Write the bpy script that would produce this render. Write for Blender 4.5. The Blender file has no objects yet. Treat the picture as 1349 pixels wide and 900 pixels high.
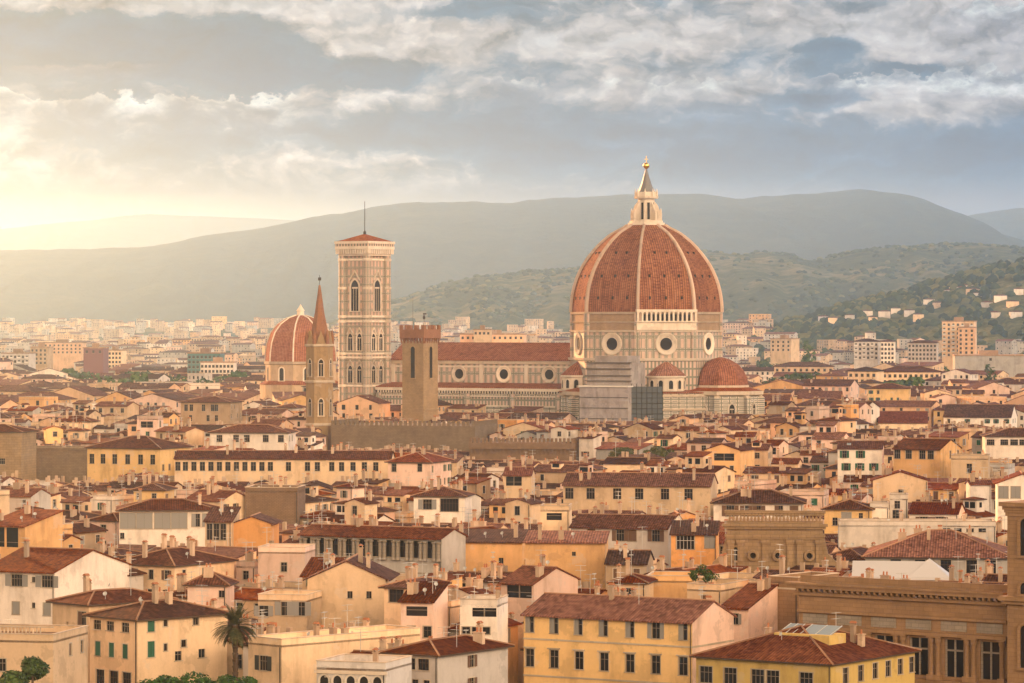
import bpy, math, random
from mathutils import Vector, Matrix
R = math.radians
random.seed(7)
SC = bpy.context.scene
COL = SC.collection
# ------------------------------------------------------------------ camera
F, CX, HY, H = 4690.0, 674.5, 430.0, 58.0      # focal length and horizon in photo pixels, eye height in metres
cam = bpy.data.cameras.new('camera'); camo = bpy.data.objects.new('camera', cam); COL.objects.link(camo)
camo.location = (0, 0, H); camo.rotation_euler = (R(90), 0, 0)
cam.sensor_width = 36; cam.lens = 36 * F / 1349; cam.shift_y = -20 / 1349
cam.clip_start = 5; cam.clip_end = 90000
SC.camera = camo
# ------------------------------------------------------------------ exposure
SC.render.engine = 'CYCLES'
vs = SC.view_settings
vs.view_transform = 'Standard'; vs.look = 'None'; vs.gamma = 1; vs.use_curve_mapping = False
vs.exposure = 1.13
SC.cycles.use_denoising = True
SC.cycles.max_bounces = 5; SC.cycles.diffuse_bounces = 2; SC.cycles.glossy_bounces = 2; SC.cycles.volume_bounces = 1
SC.cycles.transparent_max_bounces = 6
# ------------------------------------------------------------------ sun
SUN_AZ, SUN_EL = -150.0, 10.0           # azimuth counted from the direction towards the camera, to the right
sd = Vector((math.sin(R(SUN_AZ)) * math.cos(R(SUN_EL)), -math.cos(R(SUN_AZ)) * math.cos(R(SUN_EL)), math.sin(R(SUN_EL))))
sl = bpy.data.lights.new('sun', 'SUN'); so = bpy.data.objects.new('sun', sl); COL.objects.link(so)
sl.energy = 5.0; sl.angle = R(0.6); sl.color = (1, .46, .18)
so.rotation_euler = sd.to_track_quat('Z', 'Y').to_euler(); so.location = sd * 3000
# ------------------------------------------------------------------ sky
class NT:
    def __init__(s, tree): s.t = tree; s.l = tree.links
    def node(s, typ, **kw):
        n = s.t.nodes.new(typ)
        for k, v in kw.items(): setattr(n, k, v)
        return n
    def put(s, sock, v):
        if isinstance(v, bpy.types.NodeSocket): s.l.new(v, sock)
        else: sock.default_value = v
    def m(s, op, a, b=None, c=None, clamp=False):
        n = s.node('ShaderNodeMath', operation=op, use_clamp=clamp); s.put(n.inputs[0], a)
        if b is not None: s.put(n.inputs[1], b)
        if c is not None: s.put(n.inputs[2], c)
        return n.outputs[0]
    def v(s, op, a, b=None):
        n = s.node('ShaderNodeVectorMath', operation=op); s.put(n.inputs[0], a)
        if b is not None: s.put(n.inputs[1], b)
        return n.outputs['Value'] if op in ('DOT_PRODUCT', 'LENGTH') else n.outputs[0]
    def xyz(s, x, y, z):
        n = s.node('ShaderNodeCombineXYZ')
        for i, q in enumerate((x, y, z)): s.put(n.inputs[i], q)
        return n.outputs[0]
    def mix(s, f, a, b, blend='MIX'):
        n = s.node('ShaderNodeMix', data_type='RGBA', blend_type=blend); s.put(n.inputs[0], f)
        s.put(n.inputs[6], a if isinstance(a, bpy.types.NodeSocket) else (*a, 1)); s.put(n.inputs[7], b if isinstance(b, bpy.types.NodeSocket) else (*b, 1))
        return n.outputs[2]
    def noise(s, vec, scale, detail=4, rough=.5, dist=0):
        n = s.node('ShaderNodeTexNoise'); s.put(n.inputs['Vector'], vec)
        n.inputs['Scale'].default_value = scale; n.inputs['Detail'].default_value = detail
        n.inputs['Roughness'].default_value = rough; n.inputs['Distortion'].default_value = dist
        return n.outputs['Fac']
    def ramp(s, f, stops):
        n = s.node('ShaderNodeValToRGB'); s.put(n.inputs[0], f); e = n.color_ramp.elements
        while len(e) < len(stops): e.new(.5)
        for q, (p, c) in zip(e, stops): q.position = p; q.color = (*c, 1)
        return n.outputs[0]
    def sstep(s, x, a, b):
        n = s.node('ShaderNodeMapRange', interpolation_type='SMOOTHSTEP'); s.put(n.inputs[0], x)
        s.put(n.inputs[1], a); s.put(n.inputs[2], b); n.inputs[3].default_value = 0; n.inputs[4].default_value = 1
        return n.outputs[0]

def srgb(r, g, b):
    f = lambda c: (c / 255 / 12.92) if c / 255 <= .04045 else ((c / 255 + .055) / 1.055) ** 2.4
    return (f(r), f(g), f(b))

def build_sky():
    w = bpy.data.worlds.new('World'); SC.world = w; w.use_nodes = True
    t = NT(w.node_tree); w.node_tree.nodes.clear()
    tc = t.node('ShaderNodeTexCoord'); sep = t.node('ShaderNodeSeparateXYZ'); t.l.new(tc.outputs['Generated'], sep.inputs[0])
    x, y, z = sep.outputs
    az = t.m('ARCTAN2', x, y); el = t.m('ARCSINE', z)
    S = t.m('MULTIPLY_ADD', az, 46.9, 6.745); T = t.m('MULTIPLY_ADD', el, -46.9, 4.3)     # heading and height, in hundredths of 1.22 degrees
    wn = t.noise(t.xyz(S, t.m('MULTIPLY', T, 1.6), 0), .9, 5, .6)
    wn2 = t.noise(t.xyz(S, t.m('MULTIPLY', T, 1.6), 7.3), .9, 5, .6)
    Sw = t.m('MULTIPLY_ADD', t.m('SUBTRACT', wn, .5), 1.2, S); Tw = t.m('MULTIPLY_ADD', t.m('SUBTRACT', wn2, .5), .55, T)
    P = t.xyz(Sw, Tw, 0)
    def blob(s0, t0, a, b, k):
        d = t.v('MULTIPLY', t.v('SUBTRACT', P, (s0, t0, 0)), (1 / a, 1 / b, 0))
        return t.m('MULTIPLY', t.m('EXPONENT', t.m('MULTIPLY', t.v('DOT_PRODUCT', d, d), -1.0)), k)
    W = 0.0
    for q in SKY_BLOBS: W = t.m('ADD', W, blob(*q))
    def fbm(ds, dt, zz, sx=1.0, sy=2.1, sc=.85, det=10, ro=.53):
        return t.noise(t.xyz(t.m('MULTIPLY', t.m('ADD', Sw, ds), sx), t.m('MULTIPLY', t.m('ADD', Tw, dt), sy), zz), sc, det, ro, .25)
    n1 = fbm(0, 0, 1.7); n2 = fbm(-.10, -.13, 1.7)
    rel = t.m('SUBTRACT', n1, n2)
    vor = t.node('ShaderNodeTexVoronoi', feature='SMOOTH_F1'); t.put(vor.inputs['Vector'], t.xyz(Sw, t.m('MULTIPLY', Tw, 1.3), 0)); vor.inputs['Scale'].default_value = 3.2
    vor2 = t.node('ShaderNodeTexVoronoi', feature='SMOOTH_F1'); t.put(vor2.inputs['Vector'], t.xyz(Sw, t.m('MULTIPLY', Tw, 1.35), 4.0)); vor2.inputs['Scale'].default_value = 8.5
    bil = t.m('ADD', t.m('MULTIPLY', t.m('SUBTRACT', .5, vor.outputs['Distance']), .7), t.m('MULTIPLY', t.m('SUBTRACT', .5, vor2.outputs['Distance']), .45))
    white = t.sstep(t.m('ADD', t.m('MULTIPLY_ADD', n1, 2.0, -.75), t.m('MULTIPLY_ADD', bil, .45, t.m('MULTIPLY', W, 1.5))), .12, .74)
    # cumulus banks: a crisp billowing upper edge fading out downwards
    edge_n = t.noise(t.xyz(S, t.m('MULTIPLY', T, 1.5), 3.1), 1.9, 8, .58)
    dens = t.m('MULTIPLY_ADD', bil, .22, t.m('MULTIPLY_ADD', t.m('SUBTRACT', edge_n, .5), .75, 0.0))
    bank = 0.0; rim = 0.0
    for (s0, s1, te, slope, amp, fall) in SKY_BANKS:
        te_ = t.m('MULTIPLY_ADD', S, slope, te - slope * (s0 + s1) / 2)
        dd = t.m('ADD', t.m('SUBTRACT', T, te_), t.m('MULTIPLY', dens, amp))
        win = t.m('MULTIPLY', t.sstep(S, s0 - .5, s0 + .5), t.sstep(S, s1 + .5, s1 - .5))
        k = t.m('MULTIPLY', t.sstep(dd, -.01, .05), t.m('EXPONENT', t.m('DIVIDE', t.m('MAXIMUM', dd, 0), -fall)))
        bank = t.m('MAXIMUM', bank, t.m('MULTIPLY', k, win))
        k2 = t.m('MULTIPLY', t.sstep(dd, -.01, .05), t.m('EXPONENT', t.m('DIVIDE', t.m('MAXIMUM', dd, 0), -fall * .55)))
        rim = t.m('MAXIMUM', rim, t.m('MULTIPLY', k2, win))
    # base tone by height, cool above and warm at the horizon, warmer to the left
    lft = t.sstep(S, 9.5, -.5)
    base = t.ramp(t.m('DIVIDE', T, 4.3, clamp=True), [(0, srgb(140, 160, 176)), (.2, srgb(120, 150, 172)), (.42, srgb(112, 144, 170)), (.54, srgb(132, 154, 174)), (.62, (.83, .43, .42)), (1, (.85, .45, .44))])
    warm = t.ramp(t.m('DIVIDE', T, 4.3, clamp=True), [(0, srgb(92, 130, 150)), (.34, srgb(86, 124, 146)), (.48, srgb(112, 136, 148)), (.59, (.95, .42, .29)), (.645, (3.0, 1.2, .58)), (.72, (3.2, 1.15, .5)), (1, (2.4, .9, .42))])
    col = t.mix(lft, base, warm)
    hz = t.sstep(T, 2.75, 2.1)
    wcol = t.mix(1.0, (3.6, 1.8, 1.42), t.mix(t.sstep(t.m('ADD', n2, t.m('MULTIPLY', S, .012)), .35, .75), srgb(206, 200, 200), srgb(250, 232, 224)), 'MULTIPLY')
    col = t.mix(t.m('MULTIPLY', t.m('MULTIPLY', white, hz), .96), col, wcol)
    dk = t.sstep(t.m('ADD', t.m('MULTIPLY', n1, -1.6), t.m('MULTIPLY', W, -1.5)), -.70, .0)
    col = t.mix(t.m('MULTIPLY', t.m('MULTIPLY', dk, hz), .97), col, srgb(70, 110, 138))
    bcol = t.mix(t.sstep(t.m('ADD', t.m('MULTIPLY', rim, .8), t.m('ADD', t.m('MULTIPLY', rel, 2.0), t.m('MULTIPLY', bil, .35))), .1, 1.0), (1.15, .55, .52), (4.0, 2.0, 1.5))
    col = t.mix(t.m('MULTIPLY', bank, .9), col, bcol)
    sh = t.m('MULTIPLY_ADD', t.m('MULTIPLY', t.m('ADD', rel, t.m('MULTIPLY', t.m('MULTIPLY', t.m('SUBTRACT', bil, .18), white), .35)), hz), 2.9, 1.0)
    col = t.mix(1.0, col, t.xyz(sh, sh, sh), 'MULTIPLY')
    # out of view higher up: physical sky behind added cloud that lights the walls
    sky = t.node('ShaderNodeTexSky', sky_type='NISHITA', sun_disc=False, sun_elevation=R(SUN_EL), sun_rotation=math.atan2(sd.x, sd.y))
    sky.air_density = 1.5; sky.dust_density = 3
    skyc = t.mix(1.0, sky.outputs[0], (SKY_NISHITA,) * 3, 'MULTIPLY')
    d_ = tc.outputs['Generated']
    opp = t.m('MAXIMUM', t.v('DOT_PRODUCT', d_, (.54, -.82, .15)), 0.0)                 # unseen bright cloud added behind the camera to light the gables
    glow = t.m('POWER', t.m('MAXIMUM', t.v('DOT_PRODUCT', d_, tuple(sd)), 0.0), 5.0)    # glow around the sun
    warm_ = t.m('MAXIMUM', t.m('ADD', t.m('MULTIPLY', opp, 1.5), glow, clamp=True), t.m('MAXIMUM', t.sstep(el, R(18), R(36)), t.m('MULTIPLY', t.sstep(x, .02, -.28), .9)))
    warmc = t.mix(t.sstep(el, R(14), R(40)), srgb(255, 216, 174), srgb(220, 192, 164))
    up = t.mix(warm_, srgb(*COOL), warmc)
    fw = t.m('MULTIPLY', t.m('MULTIPLY', t.m('MAXIMUM', y, 0.0), t.sstep(el, R(34), R(16))), 1.55)                                   # unseen blue-grey sky ahead, brightened to tint the haze
    k_ = t.m('MULTIPLY', t.m('ADD', fw, t.m('MULTIPLY_ADD', t.m('POWER', opp, 2.5), 1.9, .40)), FILL_SKY)
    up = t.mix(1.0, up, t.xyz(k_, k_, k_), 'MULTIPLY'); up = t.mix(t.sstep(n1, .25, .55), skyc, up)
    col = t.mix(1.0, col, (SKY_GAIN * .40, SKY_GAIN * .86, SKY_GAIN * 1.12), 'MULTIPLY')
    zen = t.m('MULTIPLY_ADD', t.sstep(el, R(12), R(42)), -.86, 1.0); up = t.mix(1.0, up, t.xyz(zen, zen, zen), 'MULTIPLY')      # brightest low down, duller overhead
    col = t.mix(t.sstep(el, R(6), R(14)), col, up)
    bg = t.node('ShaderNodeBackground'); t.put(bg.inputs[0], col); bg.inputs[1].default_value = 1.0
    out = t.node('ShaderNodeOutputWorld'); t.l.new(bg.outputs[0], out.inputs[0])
SKY_NISHITA, FILL_SKY, SKY_GAIN = .06, 3.0, .17; COOL = (62, 148, 196)  # includes the gain of the out-of-view sky shaped to light the walls
SKY_BLOBS = [  # heading, height, half widths, whiteness
    (1.0, .62, 2.4, .33, -.75), (3.2, 1.02, 1.7, .22, -.6), (5.9, .22, .9, .2, -.6), (2.4, 1.85, 2.0, .22, -.2), (4.6, 1.7, 1.3, .2, -.35),
    (2.0, .05, 2.8, .14, .7), (5.4, .52, 1.1, .3, .6), (8.0, .45, 2.2, .3, .45), (11.6, .35, 1.5, .35, .5), (13.0, .45, .8, .5, .8),
    (10.9, .66, .5, .12, -.5), (10.8, 1.32, .55, .12, -.9), (12.2, .9, .3, .1, -.5), (9.3, 2.0, 2.6, .33, -.6), (12.9, 2.1, 1.4, .35, -.6), (6.9, 1.8, 1.0, .35, -.3),
    (9.0, 1.2, 1.6, .2, .45), (12.2, 1.4, 1.4, .3, .45), (5.0, 1.25, 1.2, .15, .2)]
SKY_BANKS = [  # from, to, upper edge, tilt, roughness of the edge, fade
    (-3.0, 4.1, 1.25, .02, 1.0, .42), (.3, 1.95, .88, -.03, .35, .12), (7.85, 10.1, 1.05, .03, .9, .30), (6.4, 7.3, 1.05, 0, .9, .25), (10.7, 17.0, 1.00, 0, 1.3, .35), (8.3, 8.9, .95, 0, .6, .3), (12.4, 17, .1, .0, 1.3, .5)]
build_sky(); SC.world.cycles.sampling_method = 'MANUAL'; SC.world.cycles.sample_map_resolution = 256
# ------------------------------------------------------------------ helpers
def U(px): return (px - CX) / F
def W3(px, py, Y): return Vector((U(px) * Y, Y, H - (py - HY) / F * Y))
def zat(py, Y): return H - (py - HY) / F * Y
def scr(p): return (CX + p.x / p.y * F, HY - (p.z - H) / p.y * F)

class MB:
    """collects faces (with material slot and metre UVs) and links them as ONE mesh object"""
    def __init__(s): s.v = []; s.f = []; s.m = []; s.uv = []
    def face(s, pts, m=0):
        pts = [Vector(p) for p in pts]; i = len(s.v)
        n = Vector((0, 0, 0))
        for k in range(len(pts)): n += (pts[k] - pts[0]).cross(pts[(k + 1) % len(pts)] - pts[0])
        if n.length < 1e-9: return
        n.normalize()
        if abs(n.z) > .995: a, b = Vector((1, 0, 0)), Vector((0, 1, 0))
        else:
            a = Vector((0, 0, 1)).cross(n).normalized(); b = n.cross(a)
        s.v.extend(pts); s.f.append(tuple(range(i, i + len(pts)))); s.m.append(m)
        s.uv.extend([(p.dot(a), p.dot(b)) for p in pts])
    def box(s, x0, x1, y0, y1, z0, z1, m=0, M=None, skip=''):
        c = [Vector((x, y, z)) for z in (z0, z1) for y in (y0, y1) for x in (x0, x1)]
        if M is not None: c = [M @ p for p in c]
        for k, q in (('b', (0, 2, 3, 1)), ('t', (4, 5, 7, 6)), ('f', (0, 1, 5, 4)), ('r', (1, 3, 7, 5)), ('k', (3, 2, 6, 7)), ('l', (2, 0, 4, 6))):
            if k not in skip: s.face([c[i] for i in q], m)
    def prism(s, prof, axis, a0, a1, m=0, caps=True, M=None):
        """closed profile [(p,q)] extruded along axis x, y or z"""
        def P(p, q, a):
            r = Vector((a, p, q)) if axis == 'x' else Vector((p, a, q)) if axis == 'y' else Vector((p, q, a))
            return M @ r if M is not None else r
        n = len(prof)
        for k in range(n):
            (p, q), (p2, q2) = prof[k], prof[(k + 1) % n]
            s.face([P(p, q, a0), P(p2, q2, a0), P(p2, q2, a1), P(p, q, a1)], m)
        if caps:
            s.face([P(p, q, a0) for p, q in reversed(prof)], m); s.face([P(p, q, a1) for p, q in prof], m)
    def lathe(s, prof, n=16, m=0, c=(0, 0), rot=0, flat=1.0, M=None, a0=0, a1=2 * math.pi):
        full = abs(a1 - a0 - 2 * math.pi) < 1e-6
        A = [a0 + (a1 - a0) * k / n + rot for k in range(n + (0 if full else 1))]
        def P(r, z, a):
            p = Vector((c[0] + r * math.cos(a), c[1] + r * math.sin(a) * flat, z))
            return M @ p if M is not None else p
        for k in range(n):
            a, b = A[k], A[(k + 1) % len(A)]
            for (r, z), (r2, z2) in zip(prof, prof[1:]):
                q = [P(r, z, a), P(r, z, b), P(r2, z2, b), P(r2, z2, a)]
                if r < 1e-6: q = [q[0], q[2], q[3]]
                elif r2 < 1e-6: q = q[:3]
                s.face(q, m)
    def tube(s, p, q, r, n=6, m=0, r2=None):
        p, q = Vector(p), Vector(q); d = (q - p); L = d.length
        if L < 1e-6: return
        M = Matrix.Translation(p) @ d.to_track_quat('Z', 'Y').to_matrix().to_4x4()
        s.lathe([(0, 0), (r, 0), (r if r2 is None else r2, L), (0, L)], n, m, M=M)
    def mesh(s, name, mats, smooth=False):
        me = bpy.data.meshes.new(name); me.from_pydata(s.v, [], s.f)
        for k in mats: me.materials.append(k)
        me.polygons.foreach_set('material_index', s.m)
        uvl = me.uv_layers.new(name='UVMap'); uvl.data.foreach_set('uv', [c for q in s.uv for c in q])
        if smooth: me.polygons.foreach_set('use_smooth', [True] * len(s.f))
        me.update(); return me
    def build(s, name, mats, parent=None, loc=None, rz=0, smooth=False):
        return link(name, s.mesh(name, mats if isinstance(mats, (list, tuple)) else [mats], smooth), parent, loc, rz)

def link(name, me, parent=None, loc=None, rz=0):
    o = bpy.data.objects.new(name, me); COL.objects.link(o); o.parent = parent
    if loc is not None: o.location = loc
    if rz: o.rotation_euler = (0, 0, rz)
    return o
def thing(name, label, cat, loc=(0, 0, 0), rz=0, group=None):
    o = link(name, None, None, loc, rz); return tag(o, label, cat, group)
def tag(o, label, cat, group=None):
    o['label'] = label; o['category'] = cat
    if group: o['group'] = group
    return o
def struct(o, kind='structure'): o['kind'] = kind; return o

# ------------------------------------------------------------------ materials
MATS = {}
def mat(name, fn=None, color=None, rough=.85, spec=.3, metal=0):
    if name in MATS: return MATS[name]
    m = bpy.data.materials.new(name); m.use_nodes = True; t = NT(m.node_tree); b = m.node_tree.nodes['Principled BSDF']
    b.inputs['Roughness'].default_value = rough; b.inputs['Specular IOR Level'].default_value = spec; b.inputs['Metallic'].default_value = metal
    if color: b.inputs['Base Color'].default_value = (*color, 1)
    if fn: fn(t, b)
    MATS[name] = m; return m
def uvn(t):
    return t.node('ShaderNodeTexCoord').outputs['UV']
def objn(t):
    return t.node('ShaderNodeTexCoord').outputs['Object']
def rnd(t): return t.node('ShaderNodeObjectInfo').outputs['Random']
def bump(t, b, h, d=.05, k=.6):
    n = t.node('ShaderNodeBump'); t.put(n.inputs['Height'], h); n.inputs['Distance'].default_value = d; n.inputs['Strength'].default_value = k
    t.l.new(n.outputs[0], b.inputs['Normal'])
def tile_mat(name, c0, c1, c2, vary=.35, pitch=.48):
    def fn(t, b):
        uv = uvn(t); s = t.node('ShaderNodeSeparateXYZ'); t.l.new(uv, s.inputs[0]); u, v = s.outputs[0], s.outputs[1]
        ob = objn(t)
        big = t.noise(ob, .22, 5, .65); med = t.noise(ob, 1.1, 4, .6)
        cell = t.node('ShaderNodeTexWhiteNoise', noise_dimensions='2D')
        t.put(cell.inputs['Vector'], t.xyz(t.m('FLOOR', t.m('DIVIDE', u, pitch)), t.m('FLOOR', t.m('DIVIDE', v, .6)), 0))
        f = t.m('ADD', t.m('MULTIPLY', big, .75), t.m('MULTIPLY', med, .45)); f = t.m('ADD', f, t.m('MULTIPLY', cell.outputs[0], .42))
        col = t.ramp(t.m('SUBTRACT', f, .30), [(.12, c0), (.42, c1), (.82, c2)])
        wav = t.m('SINE', t.m('MULTIPLY', u, 2 * math.pi / pitch))
        row = t.m('FRACT', t.m('DIVIDE', v, .6))
        k = t.m('MULTIPLY_ADD', rnd(t), vary * 2, 1 - vary)
        g = t.m('MULTIPLY', k, t.m('MULTIPLY_ADD', wav, .28, .9))
        hue = t.node('ShaderNodeHueSaturation'); t.put(hue.inputs['Color'], t.mix(1.0, col, t.xyz(g, g, g), 'MULTIPLY'))
        t.put(hue.inputs['Saturation'], t.m('MULTIPLY_ADD', t.m('FRACT', t.m('MULTIPLY', rnd(t), 7.31)), .45, .70))
        t.l.new(hue.outputs[0], b.inputs['Base Color'])
        bump(t, b, t.m('ADD', wav, t.m('MULTIPLY', row, .7)), .07, .55)
    return mat(name, fn, rough=.95, spec=.05)
def wall_mat(name, c, dirt=.55, var=.24):
    def fn(t, b):
        ob = objn(t); st = t.v('MULTIPLY', ob, (1.0, 1.0, .22))
        a = t.noise(st, .55, 5, .65); d = t.noise(ob, .12, 4, .6); fine = t.noise(ob, 3.0, 3, .7)
        k = t.m('MULTIPLY_ADD', rnd(t), var * 2, 1 - var)
        dark = tuple(x * (1 - dirt) * y for x, y in zip(c, (.98, .9, .8)))
        col = t.mix(t.m('MULTIPLY', t.sstep(t.m('ADD', t.m('MULTIPLY', a, .6), t.m('MULTIPLY', d, .6)), .5, .95), .9), c, dark)
        pn = t.noise(t.v('ADD', ob, t.xyz(t.m('MULTIPLY', rnd(t), 90), 0, 0)), .2, 6, .6)
        col = t.mix(t.m('MULTIPLY', t.sstep(pn, .60, .615), .55), col, tuple(min(.8, x * .55 + .22 * y) for x, y in zip(c, (1.1, 1, .9))))       # patched plaster
        col = t.mix(t.m('MULTIPLY', t.sstep(pn, .43, .40), .5), col, tuple(x * .66 for x in c))
        g = t.m('MULTIPLY', k, t.m('MULTIPLY_ADD', fine, .2, .9))
        t.l.new(t.mix(1.0, col, t.xyz(g, g, g), 'MULTIPLY'), b.inputs['Base Color'])
    return mat(name, fn, rough=.92, spec=.1)
def stone_mat(name, c, bw=1.0, bh=.45, joint=.7, rough=.92):
    def fn(t, b):
        br = t.node('ShaderNodeTexBrick'); t.put(br.inputs['Vector'], uvn(t)); br.inputs['Scale'].default_value = 1
        br.inputs['Brick Width'].default_value = bw; br.inputs['Row Height'].default_value = bh; br.inputs['Mortar Size'].default_value = .035
        for i, k in ((0, 1.06), (1, .9)): br.inputs[1 + i].default_value = (*[x * k for x in c], 1)
        br.inputs['Mortar'].default_value = (*[x * joint for x in c], 1)
        ob = objn(t); n = t.noise(ob, .3, 6, .65); g = t.m('MULTIPLY_ADD', t.noise(t.v('MULTIPLY', ob, (1, 1, .3)), .5, 5, .65), .5, t.m('MULTIPLY_ADD', n, .7, .4))
        t.l.new(t.mix(1.0, br.outputs[0], t.xyz(g, g, g), 'MULTIPLY'), b.inputs['Base Color'])
        bump(t, b, n, .15, .4)
    return mat(name, fn, rough=rough, spec=.15)
def marble_mat(name, w, h, white=(.70, .60, .50), green=(.15, .16, .12), pink=(.50, .27, .19), lw=.13):
    """panelled marble: white slabs in dark green frames with pink fields"""
    def fn(t, b):
        uv = uvn(t)
        def bricks(bw, bh, ms, off=(0, 0, 0)):
            br = t.node('ShaderNodeTexBrick', offset=0.0); t.put(br.inputs['Vector'], t.v('ADD', uv, off)); br.inputs['Scale'].default_value = 1
            br.inputs['Brick Width'].default_value = bw; br.inputs['Row Height'].default_value = bh; br.inputs['Mortar Size'].default_value = ms
            br.inputs['Mortar Smooth'].default_value = .1
            return br.outputs['Fac']
        fr = bricks(w, h, lw); inner = bricks(w, h, w * .27); inner2 = bricks(w, h, w * .27 - lw * 1.1)
        ob = objn(t); n = t.noise(ob, .25, 5, .65)
        base = t.mix(t.sstep(n, .3, .75), white, tuple(x * .72 for x in white))
        col = t.mix(t.m('MULTIPLY', t.m('SUBTRACT', inner, inner2, clamp=True), .85), base, green)
        col = t.mix(t.m('MULTIPLY', t.m('SUBTRACT', 1.0, inner), .45), col, pink)
        col = t.mix(t.m('MULTIPLY', fr, .9), col, green)
        t.l.new(col, b.inputs['Base Color'])
    return mat(name, fn, rough=.6, spec=.3)
ROOFS = [tile_mat('roof_tile_brown', (0.0428, 0.0125, 0.0053), (0.107, 0.0272, 0.0096), (0.2141, 0.0625, 0.0216)),
         tile_mat('roof_tile_red', (0.0561, 0.0125, 0.0048), (0.1479, 0.0293, 0.0092), (0.265, 0.0661, 0.0206)),
         tile_mat('roof_tile_dark', (0.0326, 0.011, 0.0053), (0.0714, 0.0221, 0.0096), (0.1529, 0.0485, 0.0192)),
         tile_mat('roof_tile_rust', (0.0611, 0.0147, 0.0053), (0.158, 0.036, 0.0106), (0.2957, 0.0844, 0.0264))]
ROOFW = ['brown', 'red brown', 'dark brown', 'rust red']
WALLS = {'lemon yellow': (.70, .50, .17), 'cream': (0.76, 0.56, 0.36), 'pale pink': (0.74, 0.53, 0.42), 'white': (0.78, 0.69, 0.59), 'ochre': (0.7, 0.42, 0.19), 'yellow': (0.73, 0.49, 0.22), 'tan': (0.5, 0.36, 0.23), 'grey': (0.42, 0.39, 0.35), 'peach': (0.76, 0.48, 0.29), 'orange': (0.68, 0.34, 0.12), 'buff': (0.66, 0.48, 0.31), 'light grey': (0.6, 0.55, 0.5)}
for k, c in WALLS.items(): wall_mat('plaster_' + k, c)
WM = lambda k: MATS['plaster_' + k]
STONE = stone_mat('rough_stone', (.20, .145, .095)); STONE2 = stone_mat('ashlar_stone', (.30, .205, .115), 1.6, .7, .7); BRICK = stone_mat('brown_brick', (.22, .14, .085), .8, .3, .6)
PIETRA = stone_mat('grey_sandstone', (.30, .255, .20), 1.2, .6, .7)
PANE = mat('window_glass', color=(.014, .014, .016), rough=.2, spec=.22)
FRAME_W = mat('white_frame', color=(.70, .66, .60), rough=.6); FRAME_D = mat('window_frame_wood', color=(.24, .19, .14), rough=.7); SURR = wall_mat('stone_surround', (.46, .39, .30), .3)
SHUT = {'green': mat('green_shutter', color=(.018, .10, .055), rough=.6), 'brown': mat('brown_shutter', color=(.13, .07, .04), rough=.7),
        'grey': mat('grey_shutter', color=(.26, .25, .23), rough=.7), 'dark': mat('dark_shutter', color=(.035, .038, .035), rough=.6)}
DARK = mat('dark_opening', color=(.022, .018, .015), rough=.9); IRON = mat('dark_iron', color=(.045, .04, .038), rough=.6, metal=.3)
WOOD = mat('eave_timber', color=(.075, .045, .028), rough=.9); SKYL = mat('skylight_glass', color=(.30, .36, .40), rough=.15, spec=.6)
POT = mat('terracotta_pot', color=(.42, .17, .08)); LIME = wall_mat('chimney_plaster', (.50, .37, .26), .5, .3); GOLD = mat('gilt_copper', color=(.85, .55, .16), rough=.3, metal=1)
ZINC = mat('weathered_metal', color=(.50, .50, .48), rough=.5, metal=.2)

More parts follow.
